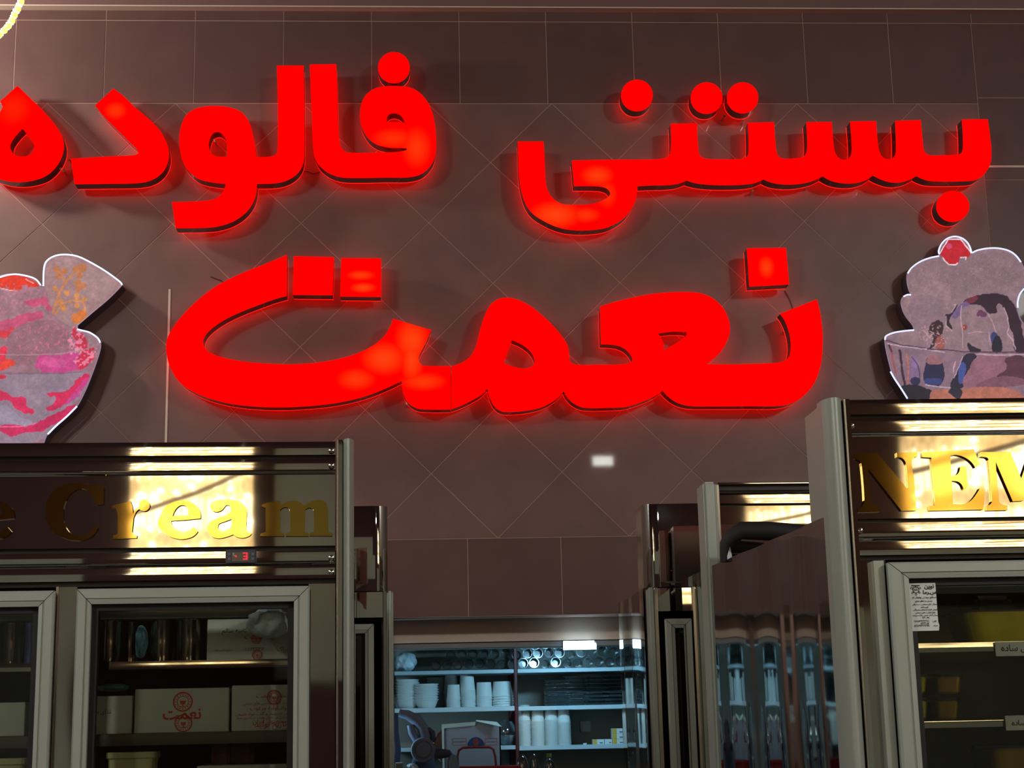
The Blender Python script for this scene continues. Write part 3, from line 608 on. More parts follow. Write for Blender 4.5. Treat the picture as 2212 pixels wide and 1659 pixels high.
def cabinet_body(F, t, foot, ztop, liner=True):
    """foot: near-left, far-left, far-right, near-right in frame coords; open front"""
    (ax, ay), (bx, by), (cx_, cy), (dx, dy) = foot; th = .03
    mb = MB()
    def wallp(p, q, r, s_): 
        n = len(mb.v); P = [p, q, r, s_]
        mb.v += [(x, y, 0.05) for x, y in P] + [(x, y, ztop) for x, y in P]
        mb.f += [tuple(n + i for i in k) for k in ((0, 3, 2, 1), (4, 5, 6, 7), (0, 1, 5, 4), (1, 2, 6, 5), (2, 3, 7, 6), (3, 0, 4, 7))]
    wallp((ax + .004, ay), (ax + th, ay), (bx + th, by), (bx + .004, by)); wallp((dx - th, dy), (dx - .004, dy), (cx_ - .004, cy), (cx_ - th, cy))
    wallp((bx + th, by - th), (cx_ - th, cy - th), (cx_ - th, cy), (bx + th, by))
    n = len(mb.v)
    for z0, z1 in ((.05, .15), (ztop - .03, ztop)):
        n = len(mb.v); P = [(ax + th, ay), (dx - th, dy), (cx_ - th, cy - th), (bx + th, by - th)]
        mb.v += [(x, y, z0) for x, y in P] + [(x, y, z1) for x, y in P]
        mb.f += [tuple(n + i for i in k) for k in ((0, 3, 2, 1), (4, 5, 6, 7), (0, 1, 5, 4), (1, 2, 6, 5), (2, 3, 7, 6), (3, 0, 4, 7))]
    for x, y in foot:
        sx = .03 if x < (ax + dx) / 2 else -.07; sy = .02 if y < .3 else -.06
        mb.box(x + sx, x + sx + .04, y + sy, y + sy + .04, 0, .05)
    return obj('body', mb, M_liner, t, F)
def sidesheet(F, t, p, q, z0, z1, name='side_panel', waves=1, amp=.003, m=None, ph=0):
    p, q = Vector(p), Vector(q); dv = q - p; n = Vector((-dv.y, dv.x)).normalized()
    if n.x * (1 if name == 'R' else 1) == 0: pass
    def fn(u, v):
        a = amp * math.sin(u * math.pi * 2 * waves + .9 * math.sin(v * 5) + ph) + amp * .35 * math.sin(v * 9 + u * 4 + ph); k = math.sin(math.pi * min(1, max(0, u))) ** .3
        x, y = p + dv * u + n * a * k; return (x, y, z0 + (z1 - z0) * v)
    mb = MB(); mb.grid(60, 70, fn); return obj('side_panel', mb, m or M_steelw, t, F, smooth=True)

ZT = FL.z(400, 1190)      # body height (all cabinets alike)
# ---- left fridge
tL = empty('display_fridge', place(FL), FL.psi, label='wide mirror-polished display fridge at left with gold letters and two glass doors', cat='fridge')
XA, XB = FL.x(-420, 1250), FL.x(724, 1100)
header(FL, tL, XA, XB, 400, [('s', 955.5, 984, 0, .004), ('g', 984, 992.5, 0, 0), ('s', 992.5, 1016, .002, .003), ('b', 1017, 1025.5, -.002, .005), ('p', 1026.5, 1182, .003, .0018), ('g', 1182, 1192.5, 0, 0),
    ('s', 1192.5, 1214.5, .002, .0035), ('b', 1215, 1223, -.003, .005), ('s', 1224, 1253, .002, .006), ('g', 1253, 1265, .0, 0)])
obj('header_top', MB().box(XA, XB, .005, .14, FL.z(400, 955.5) - .012, FL.z(400, 955.5) - .0005), M_brushed, tL, FL)
obj('header_back', MB().box(XA, XB, .10, .14, ZT, FL.z(400, 955.5) - .012), M_brushed, tL, FL)
XE = FL.x(764.5, 1250)
body_L = cabinet_body(FL, tL, [(XA, .02), (XA, .8), (XE - .005, .8), (XE - .005, .02)], ZT)
sidesheet(FL, tL, (XE + .001, .03), (XE - .002, .82), .05, ZT, amp=.0025, waves=1.5)
def post(F, t, xa, xb, xc, ztop, zbot=0, flip=False, d=-.02):
    """corner post: flat strip xa..xb with channel, half round xb..xc"""
    mb = MB(); N = 14
    lo, hi = (xb, xc)
    mb.grid(N, 1, lambda u, v: (lo + (hi - lo) * u, d + .018 - .030 * math.sin(math.pi * min(1, u * 1.0)) ** .6, zbot + (ztop - zbot) * v))
    mb.box(min(lo, hi), max(lo, hi), d + .018, d + .05, zbot, ztop)
    obj('corner_post', mb, M_alu, t, F, smooth=True)
    a, b = sorted((xa, xb)); w_ = b - a
    obj('post_strip', MB().box(a, a + w_ * .35, d, d + .02, zbot, ztop), M_brushed, t, F, bevel=.001)
    obj('post_strip', MB().box(a + w_ * .35, b, d + .004, d + .02, zbot, ztop), M_steel, t, F)
post(FL, tL, FL.x(726.5, 1100), FL.x(740, 1100), FL.x(764.5, 1100), FL.z(745, 953))
# face frame below header
zh = FL.z(400, 1265); XD0, XD1 = FL.x(122, 1300), FL.x(160, 1300)
obj('mullion', MB().box(FL.x(119, 1400), FL.x(163, 1400), -.004, .03, .12, zh), M_steelw, tL, FL)
obj('mullion_edge', MB().box(FL.x(119, 1400), FL.x(124, 1400), -.012, .0, .12, zh), M_brushed, tL, FL)
obj('face_strip', MB().box(FL.x(666, 1400), FL.x(724, 1400), -.002, .03, .12, zh), M_steelw, tL, FL)
obj('bottom_rail', MB().box(XA, XB, 0, .03, .12, .3), M_steel, tL, FL)
door(FL, tL, FL.x(160, 1450, -.035), FL.x(192, 1450, -.035), FL.x(634, 1450, -.035), FL.x(668, 1450, -.035), 1269, 1302, 410, .3)
door(FL, tL, FL.x(-392, 1450, -.035), FL.x(-360, 1450, -.035), FL.x(78, 1450, -.035), FL.x(112, 1450, -.035), 1277, 1311, 20, .3)
# gold letters on the panel
LC = crop(0, 930, 4.61); LM = crop(400, 930, 4.609); LE = crop(280, 1020, 6.91)
def goldletter(F, label, cf, outer, holes=(), parent=None, d=-.004, dx=0, name='gold_letter'):
    ls = [smooth(outer, 5)] + [smooth(h, 5) for h in holes]
    lw = [[F.l(*[q + (dx if k == 0 else 0) for k, q in enumerate(cf(a, b))], d) for a, b in l] for l in ls]
    o = obj(name, MB().prism(lw, d, d + .006), M_gold, parent, F, bevel=.0006); o['label'] = label; return o
e_out = '420,760 440,680 500,560 580,480 700,430 830,425 940,460 1030,540 1060,620 1060,690! 860,710 620,728! 640,800 700,860 780,890 880,870 960,815! 1020,885! 960,950 880,985 760,1000 620,970 520,900 440,830'
e_hole = '640,655! 680,565 740,505 800,492 855,520 878,580 872,645!'
goldletter(FL, 'gold mirror letter e', LE, e_out, [e_hole], tL)
goldletter(FL, 'gold mirror letter e at the left edge', LE, e_out, [e_hole], tL, dx=-403)
goldletter(FL, 'gold mirror letter C', LC, '1005,545 1033,560! 1028,738! 970,742! 930,670 880,605 820,578 760,590 700,630 655,700 632,780 630,860 650,950 700,1020 770,1050 850,1040 910,1000 945,950! 978,970! 930,1040 860,1085 760,1095 660,1080 560,1030 490,950 455,850 458,750 500,640 580,565 680,528 800,525 900,538', (), tL)
goldletter(FL, 'gold mirror letter r', LC, '1112,765! 1118,748! 1298,702! 1318,760 1325,830! 1345,790 1385,755 1388,720 1430,688 1470,700 1492,740 1480,780 1445,803 1405,795 1385,785 1350,820! 1330,870! 1315,1010! 1330,1030! 1365,1045! 1360,1070! 1125,1080! 1128,1042! 1170,1030! 1172,850 1160,790 1140,768!', (), tL)
goldletter(FL, 'gold mirror letter a', LE, '1205,530 1205,480 1250,440 1330,415 1440,405 1560,420 1680,460 1740,540 1745,700 1745,860 1790,905 1820,915! 1790,950 1700,980 1610,970 1545,930! 1450,965 1330,988 1230,960 1170,880 1165,800 1220,730 1330,680 1450,640 1510,580! 1500,510 1450,490 1410,530 1370,570 1300,592 1240,575', ['1520,700! 1400,745 1330,775 1320,840 1360,880 1430,870 1510,815'], tL)
goldletter(FL, 'gold mirror letter m', LM, '760,755! 770,735 860,710 940,702! 960,740! 1000,715 1060,698 1130,705 1185,745! 1230,715 1300,692 1360,695 1405,725 1420,790 1425,1010! 1470,1025! 1465,1050! 1235,1048! 1238,1022! 1280,1010! 1280,800 1260,775 1225,770 1195,790! 1188,1010! 1228,1025! 1228,1052! 1000,1052! 1003,1025! 1045,1010! 1045,810 1025,772 985,765 945,790! 945,1010! 985,1025! 985,1052! 745,1052! 750,1025! 800,1010! 800,770!', (), tL)
# thermostat
F = FL; x0, x1 = F.x(487, 1202, -.012), F.x(553, 1202, -.012)
th = obj('thermostat', MB().box(x0, x1, -.012, .01, F.z(520, 1217.5, -.012), F.z(520, 1186.5, -.012)), mat('thermostat_body', (62, 64, 72), .35), tL, F, bevel=.002, label='small grey digital thermostat showing a red 3')
def pxbox(F, a, b, c, e, d0, d1): 
    x0_, z1_ = F.l(a, c, d0); x1_, z0_ = F.l(b, e, d0); return MB().box(x0_, x1_, d0, d1, z0_, z1_)
obj('display_window', pxbox(FL, 501, 539, 1193, 1212, -.0126, -.011), mat('display_black', (18, 14, 22), .15), th, FL)
sg = merge(pxbox(FL, 525, 534, 1193.5, 1195.8, -.0132, -.0126), pxbox(FL, 526, 534, 1200.5, 1202.8, -.0132, -.0126), pxbox(FL, 525, 534, 1206.5, 1208.8, -.0132, -.0126), pxbox(FL, 532, 534.5, 1193.5, 1208.8, -.0132, -.0126), pxbox(FL, 508, 511, 1200, 1203, -.0132, -.0126))
obj('red_digit', sg, M_seg, th, FL); obj('pale_icon', merge(pxbox(FL, 503.5, 505, 1194, 1201, -.0132, -.0126), pxbox(FL, 503.5, 508, 1199.5, 1201, -.0132, -.0126)), M_card, th, FL)
M_key = mat('key_print', (96, 100, 120), .5)
for a, b in ((492, 1194), (492, 1204), (543, 1194), (543, 1204)): obj('key', pxbox(FL, a, a + 6, b, b + 5.5, -.0128, -.0118), M_key, th, FL)
for a, b in ((716, 974), (716, 1006), (716, 1205), (716, 1236)):
    s_ = MB().lathe([(0, 0), (.006, 0), (.005, .004), (0, .006)], 12); x, z_ = FL.l(a, b, -.004); s_.v = [(x + v[0], -.004 - v[2], z_ + v[1]) for v in s_.v]; obj('rivet', s_, M_chromepin, tL, FL)

# interior shelves of left fridge
def shelf(F, t, x0, x1, px, y0, y1, d, name='shelf', m=None, lean=0):
    za, zb_ = F.z(px, y1, d), F.z(px, y0, d)
    lip = MB(); lip.grid(40, 4, lambda u, v: (x0 + (x1 - x0) * u, d - .0004 * math.sin(math.pi * v) + lean * (zb_ - za) * v, za + (zb_ - za) * v)); lip.box(x0, x1, d + .002, .72, zb_ - .012, zb_ - .001)
    return obj(name, lip, m or M_steelw, t, F, smooth=False)
XI0, XI1 = FL.x(-400, 1400, .1) , FL.x(715, 1400, .1)
shelf(FL, tL, XI0 + .05, XI1 - .01, 410, 1426.5, 1444, .06, m=M_steelw, lean=.05); shelf(FL, tL, XI0 + .05, XI1 - .01, 410, 1583, 1608, .06, m=M_liner)
obj('interior_lamp_housing', MB().box(XI0 + .05, XI1 - .01, .125, .16, FL.z(410, 1335, .125), FL.z(410, 1310, .125)), mat('lamp_housing', (120, 132, 118), .5), tL, FL)
obj('interior_lining', MB().box(XI0 + .04, XI1, .745, .765, .16, ZT - .04), mat('dark_liner', (44, 38, 36), .3, .6, var=.2), tL, FL)

# ---- right fridge
tR = empty('display_fridge', place(FR), FR.psi, label='tall mirror-polished display fridge at right edge with gold capital letters', cat='fridge')
RX0, RX1 = FR.x(1842, 1030), FR.x(2900, 1030)
header(FR, tR, RX0, RX1, 2001, [('s', 862, 893.5, 0, .004), ('g', 893.5, 901.5, 0, 0), ('s', 901.5, 930.8, .002, .004), ('b', 931, 939.7, -.002, .005), ('p', 940.5, 1119, .003, .0018), ('g', 1119, 1128, 0, 0),
    ('s', 1128, 1157, .002, .0035), ('b', 1157.5, 1166, -.003, .005), ('s', 1167, 1197.5, .002, .005), ('g', 1197.5, 1208, .0, 0)])
obj('header_top', MB().box(RX0, RX1, .005, .14, FR.z(2001, 862) - .012, FR.z(2001, 862) - .0005), M_brushed, tR, FR)
obj('header_back', MB().box(RX0, RX1, .10, .14, ZT, FR.z(2001, 862) - .012), M_brushed, tR, FR)
RPL = FR.x(1783, 1030)
post(FR, tR, FR.x(1841, 1030), FR.x(1826, 1030), RPL, FR.z(1800, 866))
obj('header_side', MB().box(RPL + .004, RPL + .012, .03, .14, ZT, FR.z(1800, 870)), M_alu, tR, FR)
pn = FR.I @ Vector((RPL, 0, 0)); far = FR.I @ at(1538, 1240, 3.58); RB = (RPL + .004, .02)
farl = (far.x, far.y)
cabinet_body(FR, tR, [RB, farl, (RX1 - .05, .85), (RX1 - .05, .02)], ZT)
sidesheet(FR, tR, (RPL + .002, .025), farl, .05, ZT + .002, amp=.0026, waves=3.2, ph=.6)
zhR = FR.z(2001, 1208)
obj('face_strip', MB().box(FR.x(1862, 1400), FR.x(1893, 1400), 0, .03, .12, zhR), M_steelw, tR, FR)
obj('face_strip', MB().box(FR.x(1893, 1400), FR.x(1915, 1400), -.02, .03, .12, zhR - .003), M_alu, tR, FR)
obj('hinge_gap', MB().box(FR.x(1912, 1400), FR.x(1922, 1400), -.01, .03, .12, zhR), M_gasket, tR, FR)
door(FR, tR, FR.x(1932, 1430, -.035), FR.x(1976, 1430, -.035), FR.x(2560, 1430, -.035), FR.x(2600, 1430, -.035), 1212, 1247, 2080, .3)
RC = crop(1760, 850, 4.148)
goldletter(FR, 'gold mirror letter N', RC, '338,540! 557,530! 835,860! 820,640 805,600 775,575 737,570! 735,530! 920,525! 920,565! 890,575 872,600 870,640 888,750! 912,1048! 778,1052! 478,668! 498,940 510,980 530,1005 580,1020! 580,1060! 388,1065! 385,1025! 420,1010 438,985 445,950 425,680 410,610 380,590 342,585!', (), tR)
goldletter(FR, 'gold mirror letter E', RC, '965,530! 1425,498! 1480,640! 1440,665! 1400,610 1340,570 1270,550 1215,560! 1222,740! 1270,730 1295,700 1303,655! 1355,650! 1375,830! 1335,868! 1320,820 1285,790 1228,782! 1238,990! 1330,992 1400,960 1450,900 1480,850! 1525,860! 1510,1040! 1028,1050! 1022,1010! 1080,1005! 1045,575! 968,570!', (), tR)
goldletter(FR, 'gold mirror letter M', RC, '1488,525! 1752,525! 1850,760! 1930,525! 2200,525! 2200,560! 2150,575! 2165,1000! 2210,1010! 2210,1045! 1990,1045! 1990,1005! 2030,990! 2000,640! 1868,960! 1775,965! 1622,615! 1650,960 1665,990 1725,1005! 1728,1045! 1540,1048! 1538,1008! 1575,990 1588,960 1560,600 1545,575 1490,565!', (), tR)
for a, b in ((1838, 921), (1857, 1147)):
    s_ = MB().lathe([(0, 0), (.006, 0), (.005, .004), (0, .006)], 12); x, z_ = FR.l(a, b, -.004); s_.v = [(x + v[0], -.004 - v[2], z_ + v[1]) for v in s_.v]; obj('rivet', s_, M_chromepin, tR, FR)
RI0, RI1 = FR.x(1905, 1400, .1), RX1 - .1
shelf(FR, tR, RI0 + .01, RI1, 2080, 1388, 1408, .05, lean=.015); shelf(FR, tR, RI0 + .01, RI1, 2080, 1556, 1560, .05)
obj('interior_lamp_housing', MB().box(RI0 + .01, RI1, .05, .11, FR.z(2080, 1282, .05), FR.z(2080, 1254, .05)), mat('lamp_housing_dark', (86, 88, 78), .5), tR, FR)
obj('interior_lining', MB().box(RI0, RI1, .79, .81, .16, ZT - .04), mat('dark_liner2', (40, 32, 30), .3, .6, var=.2), tR, FR)

# ---- second right fridge (behind)
tM = empty('display_fridge', place(FM), FM.psi, label='narrow polished fridge behind the right one, its top band lit gold', cat='fridge')
MX0, MX1 = FM.x(1556, 1150), FM.x(2050, 1150)
header(FM, tM, MX0, MX1, 1650, [('s', 1041, 1046, 0, .002), ('g', 1046, 1059, 0, 0), ('b', 1059, 1067, -.002, .004), ('s', 1068, 1087, .002, .002), ('g', 1087, 1092.5, 0, 0), ('p', 1092.5, 1190, .003, .002), ('g', 1190, 1196, 0, 0), ('s', 1196, 1240, 0, .003)])
obj('header_back', MB().box(MX0, MX1, .08, .14, ZT - .03, FM.z(1650, 1041)), M_brushed, tM, FM)
obj('corner_post', MB().box(FM.x(1520, 1150), FM.x(1549, 1150), -.02, .06, 0, FM.z(1535, 1043)), M_alu, tM, FM, bevel=.006, seg=3)
obj('post_strip', MB().box(FM.x(1549, 1150), FM.x(1556, 1150), -.012, .04, 0, FM.z(1535, 1048)), M_brushed, tM, FM, bevel=.001)
cabinet_body(FM, tM, [(FM.x(1522, 1150) + .01, .02), (FM.x(1522, 1150) + .01, .30), (MX1, .30), (MX1, .02)], ZT)
door(FM, tM, MX0 + .02, MX0 + .07, MX1 - .07, MX1 - .02, 1255, 1290, 1650, .3)
obj('side_panel', MB().box(FM.x(1521, 1150), FM.x(1521, 1150) + .004, .06, .30, .05, ZT), M_steel, tM, FM)

# ---- back right fridge
tB = empty('display_fridge', place(FB), FB.psi, label='reddish polished fridge right of the pantry opening with a door ajar view', cat='fridge')
tB['label'] = 'dark polished fridge standing right of the pantry opening'
BX0, BX1 = FB.x(1398, 1400), FB.x(1640, 1400)
zBt = FB.z(1450, 1088); zBm = FB.z(1450, 1268)
obj('fascia_panel', merge(MB().grid(20, 16, lambda u, v: (BX0 + (BX1 - BX0) * u, -.004 * math.sin(math.pi * v) + (.018 * (1 - u * 12) ** 2 if u < 1 / 12 else 0), zBm + (zBt - zBm) * v)), MB().box(BX0 + .002, BX1, .02, .13, zBm, zBt)), M_steel, tB, FB, smooth=True)
obj('fascia_strip', strip(FB, BX0 + .02, BX1, 1270, 1320, .0, .003, 1450), M_steel, tB, FB, smooth=True)
cabinet_body(FB, tB, [(BX0, .02), (BX0, .53), (BX1, .53), (BX1, .02)], zBm)
sidesheet(FB, tB, (BX0 - .001, .03), (BX0 - .001, .55), .05, zBm, amp=.004, waves=1.1, ph=2)
obj('corner_post', MB().box(FB.x(1402, 1400), FB.x(1418, 1400), -.015, .03, 0, zBm - .001), M_alu, tB, FB, bevel=.005, seg=3)
obj('post_strip', MB().box(FB.x(1418, 1400), FB.x(1424, 1400), -.008, .03, 0, zBm - .001), M_brushed, tB, FB)
sw = obj('switch_box', MB().box(FB.x(1499, 1295, -.01), FB.x(1528, 1295, -.01), -.012, .0, FB.z(1510, 1308, -.012), FB.z(1510, 1277, -.012)), mat('switch_paint', (66, 56, 56), .5), tB, FB, bevel=.001, label='small metal switch box')
obj('rocker', pxbox(FB, 1507, 1520, 1285, 1302, -.015, -.012), M_black, sw, FB)
door(FB, tB, FB.x(1443, 1500, -.035), FB.x(1464, 1500, -.035), FB.x(1620, 1500, -.035), FB.x(1640, 1500, -.035), 1336, 1356, 1480, .3)

# ---- back left fridge
tC = empty('display_fridge', place(FC), FC.psi, label='dark polished fridge standing left of the pantry opening', cat='fridge')
CX0, CX1 = FC.x(560, 1400), FC.x(837, 1200)
zCt = FC.z(800, 1093); zCm = FC.z(800, 1277)
obj('fascia_panel', merge(MB().grid(24, 16, lambda u, v: (CX0 + (CX1 - CX0) * u, -.004 * math.sin(math.pi * v) + (.014 * ((u - 11 / 12) * 12) ** 2 if u > 11 / 12 else 0), zCm + (zCt - zCm) * v)), MB().box(CX0, CX1 - .002, .02, .13, zCm, zCt)), M_steel, tC, FC, smooth=True)
obj('fascia_strip', strip(FC, CX0, FC.x(827, 1300), 1279, 1334, .0, .003, 800), M_steel, tC, FC, smooth=True)
cabinet_body(FC, tC, [(CX0, .02), (CX0, .6), (FC.x(850, 1400), .6), (FC.x(850, 1400), .02)], zCm)
obj('corner_post', MB().box(FC.x(836, 1450), FC.x(850, 1450), -.015, .03, 0, zCm - .001), M_alu, tC, FC, bevel=.005, seg=3)
obj('post_strip', MB().box(FC.x(829, 1450), FC.x(835, 1450), -.008, .03, 0, zCm - .001), M_brushed, tC, FC)
door(FC, tC, FC.x(600, 1500, -.035), FC.x(620, 1500, -.035), FC.x(789, 1500, -.035), FC.x(808, 1500, -.035), 1348, 1368, 790, .3)
obj('side_panel', MB().box(FC.x(850, 1400) - .004, FC.x(850, 1400), .03, .6, .05, zCm), M_steel, tC, FC)

# black insulated pipe lying over the near right fridge
pp = [at(a, b, 3.45) for a, b in ((1563, 1214), (1563, 1200), (1566, 1176), (1578, 1160), (1600, 1146), (1660, 1147), (1720, 1152), (1790, 1160), (1850, 1166))]
o = obj('insulated_pipe', MB().tube(pp, [.007, .008, .012, .018, .02, .021, .021, .021, .021], 12), mat('foam_pipe', (26, 20, 20), .7, bump=.3, bscale=40, bdist=.002), origin=tuple(pp[4]), label='black foam-covered pipe bent over the top between the right fridges', cat='pipe')
pp = [at(a, b, 3.50) for a, b in ((1568, 1160), (1571, 1175), (1576, 1200), (1577, 1222))]
obj('cable_duct', MB().tube(pp, .0055, 8), M_paper, origin=tuple(pp[0]), label='pale plastic cable running down behind the black pipe', cat='cable')

# ------------------------------------------------------------------ things in the fridges
def roundlogo(F, cx, cz, r, d, parent, m):
    n = 28; a = [(cx + r * math.cos(2 * math.pi * i / n), cz + r * math.sin(2 * math.pi * i / n)) for i in range(n)]; b = [(cx + .85 * r * math.cos(2 * math.pi * i / n), cz + .85 * r * math.sin(2 * math.pi * i / n)) for i in range(n)]
    c_ = [(cx + .6 * r * math.cos(2 * math.pi * i / n), cz + .6 * r * math.sin(2 * math.pi * i / n)) for i in range(n)]; e = [(cx + .54 * r * math.cos(2 * math.pi * i / n), cz + .54 * r * math.sin(2 * math.pi * i / n)) for i in range(n)]
    mb = MB().prism([a, b], d - .0004, d); mb.prism([c_, e], d - .0004, d)
    mb.prism([[(cx - .3 * r, cz + .1 * r), (cx - .2 * r, cz - .25 * r), (cx + .2 * r, cz - .25 * r), (cx + .3 * r, cz + .1 * r)]], d - .0004, d)
    mb.box(cx - .04 * r, cx + .04 * r, d - .0004, d, cz - .42 * r, cz - .25 * r).box(cx - .2 * r, cx + .2 * r, d - .0004, d, cz - .48 * r, cz - .42 * r)
    for k in range(16):
        t = 2 * math.pi * k / 16; q = .72 * r; mb.box(cx + q * math.cos(t) - .05 * r, cx + q * math.cos(t) + .05 * r, d - .0004, d, cz + q * math.sin(t) - .05 * r, cz + q * math.sin(t) + .05 * r)
    return obj('round_logo', mb, m, parent, F, label='round printed emblem with a cup')
def carton(F, a, b, c, e, d0, dep, label, group='white cartons in the left fridge'):
    x0, z1 = F.l(a, c, d0); x1, z0 = F.l(b, e, d0); z0 = min((q for q in ZSH if q is not None), key=lambda q: abs(q - z0)) + .0006
    o = obj('carton', MB().box(x0, x1, d0, d0 + dep, z0, z1), M_card, None, F, origin=((x0 + x1) / 2, d0 + dep / 2, z0), bevel=.0015, label=label, cat='box', group=group)
    return o, x0, x1, z0, z1
D = .075; ZSH = [FL.z(410, 1426.5, .06), FL.z(410, 1583, .06), FL.z(410, 1745, .06)]
o, x0, x1, z0, z1 = carton(FL, 292, 494, 1489, 1582, D, .3, 'white carton with red word between two round emblems, centre of second shelf')
cx, cz = FL.l(393, 1543, D - .0005); obj('red_word', textmb('نعمت', .05, cx, cz, D - .0004, .0002, .001, fit=.073), M_printred, o, FL)
obj('dark_marks', textmb('. .', .02, *FL.l(393, 1532, D - .0005), D - .0004, .0002, rtl=False, fit=.02), M_printred, o, FL) if False else None
roundlogo(FL, *FL.l(395, 1516, D), .019, D - .0002, o, M_printred); roundlogo(FL, *FL.l(396, 1562, D), .017, D - .0002, o, M_printred)
o, x0, x1, z0, z1 = carton(FL, 501, 690, 1481, 1578, D, .3, 'white carton covered in lines of red text, right end of second shelf')
for k, (s_, a, b, y, wd) in enumerate((('بستنی نعمت', 555, 625, 1504, .065), ('تولید انواع بستنی های سنتی', 525, 625, 1520, .09), ('مواد اولیه مرغوب', 540, 625, 1530, .075), ('شیر تازه شکر و گلاب مواد طبیعی', 511, 625, 1542, .105), ('نگهداری در دمای هجده درجه زیر صفر', 511, 625, 1550, .105), ('محصول ایران', 545, 620, 1559, .065), ('تاریخ تولید', 550, 620, 1567, .06))):
    cx, cz = FL.l((a + b) / 2, y, D - .0005); obj('print_line', textmb(s_, .02, cx, cz, D - .0004, .0002, fit=wd), M_printred, o, FL)
roundlogo(FL, *FL.l(592, 1506, D), .014, D - .0006, o, M_printred)
o, x0, x1, z0, z1 = carton(FL, 168, 284, 1505, 1590, D, .3, 'white carton with small dark lettering, left of second shelf')
cx, cz = FL.l(216, 1540, D - .0005); obj('print_line', textmb('غذای سالم', .02, cx, cz, D - .0004, .0002, fit=.044), M_printdark, o, FL)
carton(FL, -300, 52, 1524, 1600, D, .3, 'white carton behind the left door glass')
o, x0, x1, z0, z1 = carton(FL, 448, 690, 1338, 1416, D + .05, .25, 'white carton with dark lettering on the top shelf under a plastic bag')
for s_, a, y, wd, m in (('کاسه سالم', 507, 1364, .05, M_printdark), ('صنایع غذایی ایران', 482, 1405, .036, M_printdark), ('۰۲۱۳۳۴۴۵۵', 552, 1402, .04, M_printdark), ('نعمت', 548, 1375, .035, M_printred), ('خوراک', 615, 1403, .03, M_printdark)):
    cx, cz = FL.l(a, y, D + .0495); obj('print_line', textmb(s_, .02, cx, cz, D + .0496, .0002, fit=wd), m, o, FL)
roundlogo(FL, *FL.l(550, 1377, D), .010, D + .0494, o, M_printred); roundlogo(FL, *FL.l(552, 1412, D), .010, D + .0494, o, M_printred)
carton(FL, 425, 690, 1655, 1760, D, .3, 'white carton at the bottom edge behind the right half of the glass')
# bag of white plastic
def bag(F, a, b, c, e, d, dep, m, label, name='plastic_bag', knot=True, seed=1):
    x0, z1 = F.l(a, c, d); x1, z0 = F.l(b, e, d); cx, cz = (x0 + x1) / 2, (z0 + z1) / 2; rx, rz = (x1 - x0) / 2, (z1 - z0) / 2; R = random.Random(seed)
    ph = [R.uniform(0, 6) for _ in range(6)]; mb = MB(); nu, nv = 40, 24
    for j in range(nv + 1):
        th_ = math.pi * j / nv
        for i in range(nu):
            p = 2 * math.pi * i / nu; k = 1 + .10 * math.sin(3 * p + ph[0] + 2 * th_) + .07 * math.sin(7 * p + ph[1] - 3 * th_) + .05 * math.sin(11 * p + 5 * th_ + ph[2])
            s_ = math.sin(th_) ** .75; z_ = cz - rz * math.cos(th_)
            if knot and th_ > 2.2: s_ *= .75
            mb.v.append((cx + rx * s_ * k * math.cos(p), d + dep / 2 + dep / 2 * s_ * k * math.sin(p), z_ + .05 * rz * math.sin(5 * p + ph[3])* math.sin(th_)))
    for j in range(nv):
        for i in range(nu): q = (i + 1) % nu; mb.f.append((j * nu + i, j * nu + q, (j + 1) * nu + q, (j + 1) * nu + i))
    mb.sm = True; return obj(name, mb, m, None, F, origin=(cx, d + dep / 2, z0), label=label, cat='bag')
M_bag = mat('white_bag', (226, 242, 250), .35, spec=.5, var=.12, vscale=30, bump=.6, bscale=35, bdist=.006)
M_tealbag = mat('teal_bag', (110, 180, 190), .3, spec=.6, var=.2, vscale=40, bump=.6, bscale=40, bdist=.006)
bag(FL, 535, 624, 1305, 1374, .015, .1, M_bag, 'knotted white plastic bag behind the upper right of the glass door', seed=4)
bag(FL, 289, 312, 1349, 1420, .1, .06, M_tealbag, 'narrow teal plastic roll standing on the top shelf', seed=5, knot=False)
bag(FL, 203, 270, 1476, 1492, .1, .1, M_tealbag, 'crumpled teal film lying on the left carton', seed=8, knot=False)
# steel canisters on the top shelf
M_can = mat('canister_steel', (150, 138, 128), .18, 1.0); M_canb = mat('canister_blue', (90, 110, 170), .3, .8)
def canister(F, px, py0, py1, wpx, d, label, m=M_can):
    x, z0 = F.l(px, py1, d); z0 = ZSH[0] + .0006; z1 = F.z(px, py0, d); r = wpx / 2 * 3.1 / FPX; h = z1 - z0
    mb = MB().lathe([(0, 0), (r * .94, 0), (r * .98, .004), (r, h * .5), (r * .98, h - .006), (r * 1.02, h - .004), (r * 1.02, h), (r * .9, h), (r * .88, h - .01), (0, h - .01)], 28, (x, d + r, z0))
    obj('steel_canister', mb, m, None, F, origin=(x, d + r, z0), label=label, cat='canister', group='steel canisters on the top shelf')
ZS = 1424
canister(FL, 228, 1340, ZS, 60, .1, 'steel canister at left of the top shelf beside the door frame')
canister(FL, 278, 1343, ZS, 34, .16, 'narrow steel canister between the wide one and the teal roll')
canister(FL, 345, 1338, ZS, 56, .14, 'steel canister right of the teal roll')
canister(FL, 404, 1336, ZS, 52, .12, 'steel canister standing left of the lettered carton')
canister(FL, 20, 1345, 1428, 50, .1, 'steel canister behind the left door glass', M_can); canister(FL, 62, 1345, 1427, 22, .1, 'slim bluish canister behind the left door glass', M_canb)
